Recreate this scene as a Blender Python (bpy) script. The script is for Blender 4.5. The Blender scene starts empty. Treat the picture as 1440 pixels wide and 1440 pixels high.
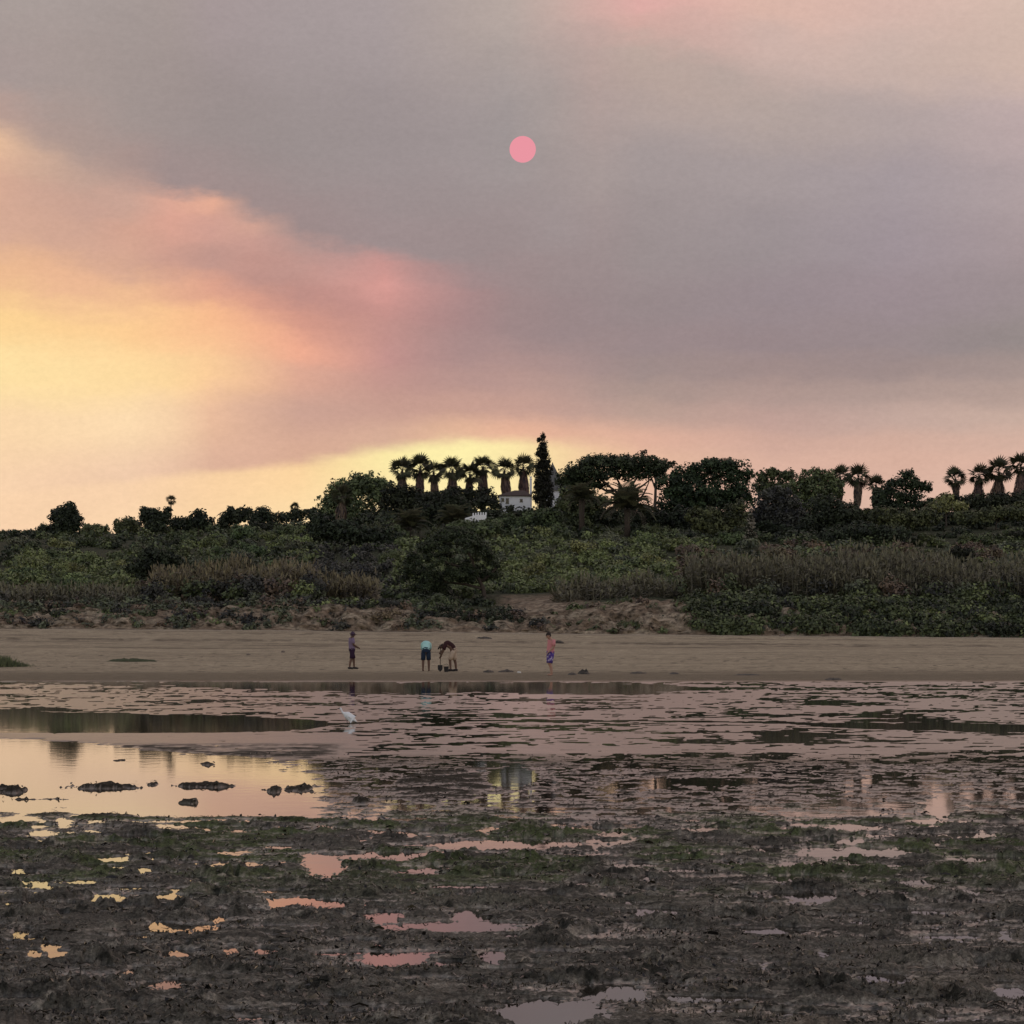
import bpy, math, random
import numpy as np
from mathutils import Vector, Matrix

# ------------------------------------------------------------------ camera
S = bpy.context.scene
C = S.collection
F = 3890.0           # focal length in pixels of the 1440 px photograph
CAM_H = 2.0
HOR = 880.0
cam_data = bpy.data.cameras.new('camera')
cam_data.sensor_width = 36.0
cam_data.lens = F / 1440 * 36.0
cam_data.shift_y = (HOR - 720) / 1440.0
cam_data.clip_start = 0.5
cam_data.clip_end = 20000
cam = bpy.data.objects.new('camera', cam_data)
cam.location = (0, 0, CAM_H)
cam.rotation_euler = (math.radians(90), 0, 0)
C.objects.link(cam)
S.camera = cam
S.view_settings.view_transform = 'Standard'
S.view_settings.look = 'None'
S.view_settings.exposure = 0.0
S.view_settings.gamma = 1.0
S.view_settings.use_curve_mapping = False
S.cycles.max_bounces = 6
S.cycles.diffuse_bounces = 2
S.cycles.glossy_bounces = 3
S.cycles.transparent_max_bounces = 4

def lin(c):
    out = []
    for v in c:
        v = v / 255.0
        out.append(v / 12.92 if v <= 0.04045 else ((v + 0.055) / 1.055) ** 2.4)
    return (out[0], out[1], out[2], 1.0)

# ------------------------------------------------------------------ sky
SUN_EL = math.radians(9.78)
SUN_AZ = math.radians(0.22)
world = bpy.data.worlds.new('World')
S.world = world
world.use_nodes = True
nt = world.node_tree
N, L = nt.nodes, nt.links
N.clear()

def math_node(op, a, b=None, c=None, clamp=False):
    n = N.new('ShaderNodeMath'); n.operation = op; n.use_clamp = clamp
    for i, v in enumerate((a, b, c)):
        if v is None: continue
        if isinstance(v, (int, float)): n.inputs[i].default_value = v
        else: L.new(v, n.inputs[i])
    return n.outputs[0]

def map_range(v, a, b, c=0.0, d=1.0, kind='LINEAR'):
    n = N.new('ShaderNodeMapRange'); n.interpolation_type = kind; n.clamp = True
    L.new(v, n.inputs[0])
    for i, q in enumerate((a, b, c, d)): n.inputs[i + 1].default_value = q
    return n.outputs[0]

tc = N.new('ShaderNodeTexCoord')
sep = N.new('ShaderNodeSeparateXYZ'); L.new(tc.outputs['Generated'], sep.inputs[0])
dx, dy, dz = sep.outputs
az = math_node('ARCTAN2', dx, dy)
el = math_node('ARCSINE', dz)
# drifting smoke: two noises bend the cloud bands
def noise(scale, detail, stretch, rough=0.55, off=(0, 0, 0)):
    mp = N.new('ShaderNodeMapping'); mp.inputs['Scale'].default_value = stretch
    mp.inputs['Location'].default_value = off
    L.new(tc.outputs['Generated'], mp.inputs[0])
    n = N.new('ShaderNodeTexNoise'); n.inputs['Scale'].default_value = scale
    n.inputs['Detail'].default_value = detail; n.inputs['Roughness'].default_value = rough
    L.new(mp.outputs[0], n.inputs['Vector'])
    return n.outputs['Fac']
n1 = noise(16, 4, (1, 1, 2.2))
n2 = noise(45, 4, (1, 1, 3.0), 0.6, (3, 1, 2))
wob = math_node('ADD', math_node('MULTIPLY', math_node('SUBTRACT', n1, 0.5), 0.016),
                math_node('MULTIPLY', math_node('SUBTRACT', n2, 0.5), 0.012))
# less wobble close to the horizon where the cloud base is crisp
wfac = map_range(el, 0.05, 0.11, 0.12, 1.0)
elw = math_node('ADD', el, math_node('MULTIPLY', wob, wfac))
n3 = noise(13, 3, (1, 1, 1.5), 0.5, (7, 4, 1))
azw = math_node('ADD', az, math_node('MULTIPLY', math_node('SUBTRACT', n3, 0.5), 0.014))
vfac = map_range(elw, 0.02, 0.24)               # ramp coordinate: elevation 0.02..0.24 rad

# smoke colours by bearing (column) and height: (y, colour) at bearings x of the view ahead
COLS = {
 0:   [(0,168,155,150),(110,167,151,147),(165,180,152,142),(215,226,182,148),(260,216,168,143),(330,214,167,143),(400,236,182,136),(460,253,208,138),(520,255,222,155),(600,252,214,165),(690,247,207,166),(705,248,207,165),(760,248,206,165)],
 100: [(0,166,153,149),(120,165,150,145),(195,172,150,142),(250,190,158,143),(290,198,158,142),(340,209,163,141),(395,232,176,138),(460,253,206,140),(525,255,220,155),(595,252,215,167),(682,244,203,165),(696,248,207,165),(760,249,208,165)],
 180: [(0,165,152,148),(150,160,146,142),(235,168,144,138),(290,202,160,143),(330,213,161,139),(375,213,163,139),(420,240,185,138),(470,253,202,138),(530,255,217,152),(590,252,216,168),(672,240,200,165),(686,248,207,165),(760,250,210,165)],
 240: [(0,165,151,147),(160,158,144,141),(262,160,140,138),(288,220,163,142),(315,220,160,140),(372,204,153,136),(418,232,172,136),(465,250,194,136),(528,254,213,150),(586,246,206,162),(664,232,190,158),(678,248,206,160),(760,251,211,162)],
 300: [(0,165,150,150),(170,155,142,140),(268,160,140,138),(293,228,167,140),(330,206,153,138),(370,192,146,134),(415,222,158,132),(460,247,182,132),(525,252,203,145),(580,234,185,150),(655,222,175,148),(670,249,206,155),(760,252,212,160)],
 420: [(0,165,152,152),(200,155,143,142),(325,158,138,137),(355,185,147,139),(385,194,147,137),(420,190,138,128),(455,212,148,128),(490,240,167,135),(530,222,165,140),(580,205,160,142),(645,216,168,142),(660,250,208,150),(760,255,222,165)],
 540: [(0,168,155,155),(200,156,144,144),(345,158,140,140),(383,202,145,138),(408,214,149,140),(428,200,142,134),(462,194,141,133),(500,195,142,135),(530,195,146,136),(575,198,153,138),(624,215,170,145),(642,253,232,160),(760,254,215,165)],
 640: [(0,175,160,155),(200,158,146,146),(360,155,138,138),(400,162,134,134),(430,170,133,132),(450,170,133,132),(475,170,136,134),(500,172,138,135),(535,180,143,136),(575,198,154,139),(610,226,178,145),(628,254,240,165),(760,254,228,165)],
 740: [(0,185,168,160),(180,159,149,148),(340,157,141,141),(400,156,137,137),(430,155,134,134),(455,156,134,134),(480,165,138,136),(505,175,143,138),(535,184,148,139),(575,197,156,142),(605,232,175,145),(630,250,225,160),(760,250,225,160)],
 820: [(0,205,168,158),(100,175,158,152),(300,158,146,146),(380,155,138,138),(430,153,134,135),(460,154,134,135),(485,158,136,135),(510,165,139,136),(540,175,146,138),(575,190,154,142),(610,225,175,148),(640,242,200,152),(760,240,200,158)],
 900: [(0,221,167,160),(25,211,166,156),(70,188,165,155),(220,164,151,150),(350,155,142,142),(430,152,136,137),(480,154,135,136),(520,158,138,135),(550,170,146,138),(580,185,155,142),(622,222,172,148),(650,230,182,152),(760,228,185,160)],
 1080:[(0,220,180,165),(60,205,175,165),(150,180,162,155),(250,165,152,152),(340,156,144,146),(420,152,137,141),(480,152,134,136),(520,160,138,135),(555,175,148,140),(590,192,157,146),(625,208,166,149),(650,216,172,152),(760,218,180,158)],
 1260:[(0,215,180,168),(90,200,175,165),(180,176,160,158),(260,164,151,155),(340,160,146,152),(420,154,138,143),(480,152,136,138),(525,158,138,135),(555,174,150,142),(590,194,164,152),(625,210,170,152),(650,216,173,153),(760,220,182,160)],
 1440:[(0,212,184,170),(100,205,178,165),(190,187,166,165),(270,174,157,158),(350,165,148,150),(420,157,142,144),(480,150,138,136),(525,166,146,140),(555,180,155,145),(590,200,170,155),(625,212,174,156),(650,220,178,158),(760,222,185,162)],
}
kx = sorted(COLS)
karr = np.array([COLS[k] for k in kx], float)
STEP = 60
prev = None
for k, xx in enumerate(range(0, 1441, STEP)):
    col = np.array([[np.interp(xx, kx, karr[:, i, j]) for j in range(4)] for i in range(13)])
    r = N.new('ShaderNodeValToRGB'); cr = r.color_ramp; cr.interpolation = 'EASE'
    pts = []
    for (y, a, b, c) in col[::-1]:
        e = math.atan((HOR - y) / F)
        pts.append(((e - 0.02) / 0.22, lin((a, b, c))))
    while len(cr.elements) < len(pts): cr.elements.new(0.5)
    for i in range(len(pts)): cr.elements[i].position = i / 100.0
    for i in range(len(pts) - 1, -1, -1): cr.elements[i].position = pts[i][0]
    for i, p in enumerate(pts): cr.elements[i].color = p[1]
    L.new(vfac, r.inputs[0])
    if prev is None:
        prev = r.outputs[0]
    else:
        a0 = math.atan((xx - STEP - 720) / F); a1 = math.atan((xx - 720) / F)
        f = map_range(azw, a0, a1)
        m = N.new('ShaderNodeMix'); m.data_type = 'RGBA'
        L.new(f, m.inputs[0]); L.new(prev, m.inputs[6]); L.new(r.outputs[0], m.inputs[7])
        prev = m.outputs[2]
# very fine mottling of the smoke
n4 = noise(420, 3, (1, 1, 1.6), 0.7, (1, 8, 3))
hsv = N.new('ShaderNodeHueSaturation'); L.new(prev, hsv.inputs['Color']); hsv.inputs['Saturation'].default_value = 0.93
n5 = noise(30, 5, (1, .6, 3.2), 0.6, (5, 2, 9))
L.new(math_node('MULTIPLY', map_range(n4, 0.3, 0.7, 0.965, 1.035), map_range(n5, 0.3, 0.7, 0.975, 1.025)), hsv.inputs['Value'])
smoke = hsv.outputs[0]
sky = N.new('ShaderNodeTexSky'); sky.sky_type = 'NISHITA'; sky.sun_disc = False
sky.sun_elevation = SUN_EL; sky.sun_rotation = SUN_AZ
sky.air_density = 1.0; sky.dust_density = 1.0; sky.ozone_density = 1.0
bg1 = N.new('ShaderNodeBackground'); L.new(sky.outputs[0], bg1.inputs[0]); bg1.inputs[1].default_value = 0.15
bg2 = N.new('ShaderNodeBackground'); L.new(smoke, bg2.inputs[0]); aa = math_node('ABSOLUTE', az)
L.new(math_node('ADD', map_range(aa, 0.5, 2.0, 1.0, 3.2, 'SMOOTHSTEP'), map_range(el, 0.3, 1.2, 0.0, 1.1, 'SMOOTHSTEP')), bg2.inputs[1])   # out-of-view smoke brightened behind and overhead to light house, beach and foliage
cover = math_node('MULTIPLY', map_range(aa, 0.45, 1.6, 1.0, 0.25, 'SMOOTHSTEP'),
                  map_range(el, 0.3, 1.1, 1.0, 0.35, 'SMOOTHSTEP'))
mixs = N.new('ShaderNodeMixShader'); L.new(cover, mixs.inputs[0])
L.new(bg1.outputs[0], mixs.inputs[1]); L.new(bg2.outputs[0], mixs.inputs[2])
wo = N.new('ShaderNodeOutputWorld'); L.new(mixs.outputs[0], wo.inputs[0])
world.cycles.sampling_method = 'MANUAL'
world.cycles.sample_map_resolution = 1024

# ------------------------------------------------------------------ sun lamp, dimmed by the smoke
sl = bpy.data.lights.new('sunlight', 'SUN')
sl.energy = 0.012; sl.angle = math.radians(0.53); sl.color = (1.0, 0.55, 0.5)
so = bpy.data.objects.new('sunlight', sl)
so.rotation_euler = (math.radians(90) - SUN_EL, 0, math.pi - SUN_AZ)
so.location = (0, 300, 60)
C.objects.link(so)

# ------------------------------------------------------------------ helpers
def P(px, py, d):
    return Vector(((px - 720) / F * d, d, CAM_H + (HOR - py) / F * d))

def tag(o, label=None, cat=None, group=None, kind=None):
    if label: o['label'] = label
    if cat: o['category'] = cat
    if group: o['group'] = group
    if kind: o['kind'] = kind
    return o

def empty(name, loc, rz=0.0, s=1.0):
    o = bpy.data.objects.new(name, None); C.objects.link(o)
    o.location = loc; o.rotation_euler = (0, 0, rz); o.scale = (s, s, s)
    o.empty_display_size = 0.3
    return o

def mesh_np(name, V, faces, mat=None, parent=None, shade=None, smooth=False, loc=None, colattr=None, extra=None):
    """faces: (n,3) or (n,4) integer array"""
    V = np.asarray(V, np.float32); faces = np.asarray(faces, np.int32)
    me = bpy.data.meshes.new(name)
    me.vertices.add(len(V)); me.vertices.foreach_set('co', V.ravel())
    k = faces.shape[1]
    me.loops.add(faces.size); me.loops.foreach_set('vertex_index', faces.ravel())
    me.polygons.add(len(faces))
    me.polygons.foreach_set('loop_start', np.arange(0, faces.size, k, dtype=np.int32))
    try: me.polygons.foreach_set('loop_total', np.full(len(faces), k, np.int32))
    except Exception: pass
    if smooth: me.polygons.foreach_set('use_smooth', np.ones(len(faces), bool))
    me.update(calc_edges=True)
    if shade is not None:
        a = me.attributes.new('shade', 'FLOAT', 'POINT'); a.data.foreach_set('value', np.asarray(shade, np.float32))
    if colattr is not None:
        a = me.color_attributes.new('tint', 'FLOAT_COLOR', 'POINT')
        c4 = np.ones((len(V), 4), np.float32); c4[:, :3] = colattr
        a.data.foreach_set('color', c4.ravel())
    if extra:
        for kname, arr in extra.items():
            a = me.attributes.new(kname, 'FLOAT', 'POINT'); a.data.foreach_set('value', np.asarray(arr, np.float32))
    if mat: me.materials.append(mat)
    o = bpy.data.objects.new(name, me); C.objects.link(o)
    if parent: o.parent = parent
    if loc is not None: o.location = loc
    return o

class MB:
    """collects simple closed shapes into one mesh"""
    def __init__(s): s.v = []; s.f = []
    def add(s, vs, fs):
        o = len(s.v); s.v += [tuple(v) for v in vs]; s.f += [tuple(i + o for i in f) for f in fs]
    def box(s, c, d, rz=0.0, top=1.0):
        hx, hy, hz = d[0] / 2, d[1] / 2, d[2] / 2
        vs = []
        for z, k in ((-hz, 1), (hz, top)):
            for x, y in ((-hx, -hy), (hx, -hy), (hx, hy), (-hx, hy)):
                x, y = x * k, y * k
                vs.append((c[0] + x * math.cos(rz) - y * math.sin(rz), c[1] + x * math.sin(rz) + y * math.cos(rz), c[2] + z))
        s.add(vs, [(3, 2, 1, 0), (4, 5, 6, 7), (0, 1, 5, 4), (1, 2, 6, 5), (2, 3, 7, 6), (3, 0, 4, 7)])
    def tube(s, pts, rad, n=7):
        pts = [Vector(p) for p in pts]
        rings = []
        for i, p in enumerate(pts):
            t = (pts[min(i + 1, len(pts) - 1)] - pts[max(i - 1, 0)])
            if t.length < 1e-6: t = Vector((0, 0, 1))
            t.normalize()
            a = t.cross(Vector((0.3, 1, 0.1))); a.normalize(); b = t.cross(a)
            r = rad[i] if isinstance(rad, (list, tuple)) else rad
            rings.append([p + (a * math.cos(q) + b * math.sin(q)) * r for q in [2 * math.pi * j / n for j in range(n)]])
        vs = [v for r in rings for v in r]; fs = []
        for i in range(len(pts) - 1):
            for j in range(n):
                fs.append((i * n + j, i * n + (j + 1) % n, (i + 1) * n + (j + 1) % n, (i + 1) * n + j))
        fs.append(tuple(range(n - 1, -1, -1))); fs.append(tuple((len(pts) - 1) * n + j for j in range(n)))
        s.add(vs, fs)
    def lathe(s, prof, n=14, c=(0, 0, 0), sq=(1, 1)):
        vs = [(c[0] + r * math.cos(2 * math.pi * j / n) * sq[0], c[1] + r * math.sin(2 * math.pi * j / n) * sq[1], c[2] + z) for r, z in prof for j in range(n)]
        fs = []
        for i in range(len(prof) - 1):
            for j in range(n):
                fs.append((i * n + j, i * n + (j + 1) % n, (i + 1) * n + (j + 1) % n, (i + 1) * n + j))
        fs.append(tuple(range(n - 1, -1, -1))); fs.append(tuple((len(prof) - 1) * n + j for j in range(n)))
        s.add(vs, fs)
    def build(s, name, mat, parent=None, smooth=False, loc=None):
        me = bpy.data.meshes.new(name); me.from_pydata(s.v, [], s.f); me.update()
        if smooth:
            for p in me.polygons: p.use_smooth = True
        me.materials.append(mat)
        o = bpy.data.objects.new(name, me); C.objects.link(o)
        if parent: o.parent = parent
        if loc is not None: o.location = loc
        return o

# numpy value-gradient noise
def _hash(ix, iy, seed):
    h = (ix.astype(np.int64) * 374761393 + iy.astype(np.int64) * 668265263 + seed * 1442695041) & 0xFFFFFFFF
    h = ((h ^ (h >> 13)) * 1274126177) & 0xFFFFFFFF
    h = h ^ (h >> 16)
    return h
def pnoise(x, y, seed=0):
    x = np.asarray(x, np.float64); y = np.asarray(y, np.float64)
    ix = np.floor(x); iy = np.floor(y); fx = x - ix; fy = y - iy
    ux = fx * fx * fx * (fx * (fx * 6 - 15) + 10); uy = fy * fy * fy * (fy * (fy * 6 - 15) + 10)
    def g(a, b, ax, ay):
        th = (_hash(a, b, seed) & 1023) * (2 * math.pi / 1024)
        return np.cos(th) * ax + np.sin(th) * ay
    n00 = g(ix, iy, fx, fy); n10 = g(ix + 1, iy, fx - 1, fy)
    n01 = g(ix, iy + 1, fx, fy - 1); n11 = g(ix + 1, iy + 1, fx - 1, fy - 1)
    return ((n00 * (1 - ux) + n10 * ux) * (1 - uy) + (n01 * (1 - ux) + n11 * ux) * uy) * 1.5
def fbm(x, y, seed, octs, gain=0.5, ridged=False):
    t = 0; a = 1; s = 0
    for i in range(octs):
        n = pnoise(x * 2.03 ** i + 17.3 * i, y * 2.03 ** i - 9.1 * i, seed + i * 7)
        if ridged: n = 1 - 2 * np.abs(n)
        t = t + n * a; s += a; a *= gain
    return t / s
def sstep(x, a, b):
    t = np.clip((x - a) / (b - a), 0, 1); return t * t * (3 - 2 * t)

# ------------------------------------------------------------------ materials
def new_mat(name):
    m = bpy.data.materials.new(name); m.use_nodes = True
    nt = m.node_tree; b = nt.nodes['Principled BSDF']
    return m, nt, b

def simple(name, col, rough=0.8, var=0.25, scale=8.0, spec=0.3, bump=0.0):
    m, t, b = new_mat(name)
    b.inputs['Roughness'].default_value = rough
    b.inputs['Specular IOR Level'].default_value = spec
    co = t.nodes.new('ShaderNodeTexCoord')
    n = t.nodes.new('ShaderNodeTexNoise'); n.inputs['Scale'].default_value = scale; n.inputs['Detail'].default_value = 5
    t.links.new(co.outputs['Object'], n.inputs['Vector'])
    mx = t.nodes.new('ShaderNodeMix'); mx.data_type = 'RGBA'
    mx.inputs[6].default_value = tuple(c * (1 - var) for c in col) + (1,)
    mx.inputs[7].default_value = tuple(min(1, c * (1 + var)) for c in col) + (1,)
    t.links.new(n.outputs['Fac'], mx.inputs[0]); t.links.new(mx.outputs[2], b.inputs['Base Color'])
    if bump:
        bp = t.nodes.new('ShaderNodeBump'); bp.inputs['Strength'].default_value = 1; bp.inputs['Distance'].default_value = bump
        t.links.new(n.outputs['Fac'], bp.inputs['Height']); t.links.new(bp.outputs[0], b.inputs['Normal'])
    return m

def foliage_mat(name, col, hue=0.04, spread=0.78, rough=0.6):
    """leaf colour varies by clump (attribute) and by object"""
    m, t, b = new_mat(name)
    at = t.nodes.new('ShaderNodeAttribute'); at.attribute_name = 'shade'
    oi = t.nodes.new('ShaderNodeObjectInfo')
    mx = t.nodes.new('ShaderNodeMix'); mx.data_type = 'RGBA'
    c = col
    mx.inputs[6].default_value = (c[0] * (1 - spread), c[1] * (1 - spread), c[2] * (1 - spread * .8), 1)
    mx.inputs[7].default_value = (c[0] * (1 + spread), c[1] * (1 + spread), c[2] * (1 + spread * .5), 1)
    t.links.new(at.outputs['Fac'], mx.inputs[0])
    hs = t.nodes.new('ShaderNodeHueSaturation')
    mr = t.nodes.new('ShaderNodeMapRange'); mr.inputs[3].default_value = 0.5 - hue; mr.inputs[4].default_value = 0.5 + hue * .5
    t.links.new(oi.outputs['Random'], mr.inputs[0]); t.links.new(mr.outputs[0], hs.inputs['Hue'])
    mr2 = t.nodes.new('ShaderNodeMapRange'); mr2.inputs[3].default_value = 0.75; mr2.inputs[4].default_value = 1.3
    mu = t.nodes.new('ShaderNodeMath'); mu.operation = 'FRACT'
    m3 = t.nodes.new('ShaderNodeMath'); m3.operation = 'MULTIPLY'; m3.inputs[1].default_value = 7.31
    t.links.new(oi.outputs['Random'], m3.inputs[0]); t.links.new(m3.outputs[0], mu.inputs[0]); t.links.new(mu.outputs[0], mr2.inputs[0])
    t.links.new(mr2.outputs[0], hs.inputs['Value'])
    t.links.new(mx.outputs[2], hs.inputs['Color']); t.links.new(hs.outputs[0], b.inputs['Base Color'])
    b.inputs['Roughness'].default_value = rough
    b.inputs['Specular IOR Level'].default_value = 0.25
    return m

M = {}
M['olive'] = foliage_mat('olive_leaves', (.175, .205, .100))
M['green'] = foliage_mat('green_leaves', (.086, .112, .060))
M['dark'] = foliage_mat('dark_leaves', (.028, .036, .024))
M['grey'] = foliage_mat('grey_green_leaves', (.108, .122, .088))
M['blue'] = foliage_mat('bluish_leaves', (.066, .068, .068))
M['brown'] = foliage_mat('dry_brush', (.135, .108, .082))
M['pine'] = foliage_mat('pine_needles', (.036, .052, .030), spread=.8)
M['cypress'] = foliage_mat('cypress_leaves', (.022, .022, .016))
M['palm'] = foliage_mat('palm_leaves', (.060, .062, .040))
M['skirt'] = foliage_mat('dead_palm_fronds', (.120, .082, .072))
M['cane'] = foliage_mat('cane_stems', (.140, .128, .095), spread=.5)
M['algae'] = foliage_mat('seaweed_leaf', (.070, .066, .048), spread=.85, rough=.3)
M['bark'] = simple('bark', (.07, .055, .045), .9, .4, 5)
M['white'] = simple('whitewash', (.86, .87, .90), .85, .12, 1.2)
M['tile'] = simple('roof_tiles', (.10, .075, .068), .85, .3, 3)
M['slate'] = simple('grey_roof', (.13, .13, .13), .8, .3, 3)
M['glass'] = simple('window_glass', (.03, .035, .04), .1, .2, 2, .5)
M['frame'] = simple('window_frame', (.10, .08, .06), .6, .2, 3)
M['stone'] = simple('pebble', (.16, .13, .11), .8, .4, 30)
M['shell'] = simple('white_shell', (.6, .58, .54), .5, .1, 20)
M['flower'] = simple('pale_flowers', (.30, .27, .22), .8, .2, 5)

# ------------------------------------------------------------------ ground heights
px_b = [-400, 0, 400, 720, 850, 1440, 1900]
py_b = [883, 884, 886.5, 890, 892, 897, 899]
def shore_y(px): return np.interp(px, px_b, py_b)
BANK = 190.0
def bank_z(px): return CAM_H + (HOR - shore_y(px)) / F * BANK

# hill profiles: screen heights of bare ground by distance, for several bearings
HD = [194.5, 197, 215, 260, 300, 340, 380, 420, 520, 700, 900]
HY = {
 -300: [862, 855, 842, 824, 812, 803, 796, 789, 776, 765, 758],
 0:    [862, 853, 840, 822, 810, 800, 792, 785, 773, 761, 754],
 250:  [862, 853, 842, 822, 808, 798, 788, 780, 768, 754, 748],
 400:  [860, 848, 836, 815, 800, 785, 765, 750, 742, 745, 748],
 520:  [860, 850, 838, 808, 785, 755, 730, 724, 745, 770, 790],
 720:  [874, 866, 838, 806, 782, 752, 725, 722, 745, 770, 790],
 900:  [858, 846, 834, 806, 782, 752, 727, 722, 745, 770, 790],
 1440: [870, 860, 838, 808, 782, 752, 727, 722, 745, 770, 790],
 1900: [870, 860, 838, 808, 782, 752, 727, 722, 745, 770, 790],
}
hkeys = sorted(HY); harr = np.array([HY[k] for k in hkeys], float)
def hill_z(x, d):
    x = np.asarray(x, float); d = np.asarray(d, float)
    px = 720 + F * x / d
    dd = np.clip(d, HD[0], HD[-1])
    cols = np.array([np.interp(dd, HD, harr[i]) for i in range(len(hkeys))])
    p = np.clip(px, hkeys[0], hkeys[-1])
    idx = np.clip(np.searchsorted(hkeys, p) - 1, 0, len(hkeys) - 2)
    k = np.array(hkeys, float)
    t = (p - k[idx]) / (k[idx + 1] - k[idx])
    c0 = np.take_along_axis(cols, idx[None], 0)[0]; c1 = np.take_along_axis(cols, (idx + 1)[None], 0)[0]
    ys = c0 * (1 - t) + c1 * t
    z = CAM_H + (HOR - ys) / F * dd
    bz = bank_z(px)
    # eroded cliff between BANK and 197
    wob = fbm(x * .35, d * .0, 5, 3) * 1.6
    t = sstep(d + wob, BANK + .3, 195.5)
    z = np.where(d < 199, bz * (1 - t) + np.maximum(z, bz) * t, z)
    z = z + fbm(x * .06, d * .06, 9, 3) * .7 * sstep(d, 196, 230)
    z = z + fbm(x * .9, d * .9, 19, 4) * .35 * sstep(d, BANK + .2, 193) * (1 - sstep(d, 200, 215))
    return z

def hz(x, d): return float(hill_z(np.array([x]), np.array([d]))[0])

# puddles on the near mud: centre and half size as seen from the shore (photo pixels)
PUD = [(160,1208,30,3.5),(157,1222,22,3),(200,1224,18,3.5),(190,1200,18,2.5),(322,1199,22,3),(337,1217,38,4.5),(455,1215,30,12),
 (50,1241,26,4),(115,1240,40,2.5),(35,1270,34,3.5),(150,1264,32,4.5),(235,1260,33,4),(410,1267,40,6),(455,1271,38,6),
 (250,1304,58,6),(308,1292,14,6),(185,1318,28,4),(200,1332,12,3.5),(248,1340,28,5),(28,1312,13,6),(72,1331,15,5),(48,1341,11,6),
 (80,1343,15,5),(115,1357,15,3),(180,1369,13,4),(225,1386,22,6),(255,1380,24,3.5),(325,1337,13,5),(380,1337,22,2.5),(475,1403,14,4),
 (705,1187,112,6),(540,1203,65,5),(540,1288,30,7),(662,1290,28,9),(650,1302,82,5.5),(560,1304,35,3.5),(560,1349,48,8),(622,1356,27,4),
 (692,1345,18,7),(770,1422,72,16),(862,1396,48,9),(922,1284,40,6),(860,1173,22,3.5),(835,1182,12,3.5),(893,1217,48,2.5),(1210,1198,92,7),
 (1180,1183,46,3.5),(1005,1167,48,3.5),(1080,1195,26,3.5),(1390,1208,56,3.5),(1200,1163,42,4.5),(1355,1175,42,3.5),(1145,1261,36,8),
 (1120,1236,42,5),(1120,1216,26,4),(1300,1240,36,3.5),(1372,1255,32,4.5),(1280,1283,60,3.5),(1240,1380,42,9),(1390,1292,18,3.5),
 (60,1172,20,3),(135,1155,12,3),(90,1155,10,4),(560,1172,30,2.5),(1000,1100,60,4),(1320,1134,20,11),(620,1222,40,3),(960,1226,60,2.5),
 (640,1248,50,2.5),(20,1228,30,2.5),(1010,1405,80,4),(1420,1395,30,6),(1100,1310,40,2.5),(1330,1318,50,2.5),(30,1152,30,2.5),(250,1162,30,2.5)]
# mud ridges standing in the left pool
RID = [(150,1107,72,5,.05),(215,1103,14,5,.05),(292,1105,58,5,.045),(12,1112,32,8,.06),(385,1112,16,6,.045),(420,1110,26,7,.05),
 (261,1129,22,4,.04),(167,1069,12,3,.03),(294,1075,12,3.5,.03),(510,1128,12,4,.0),(60,1124,60,2,.02)]

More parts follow.
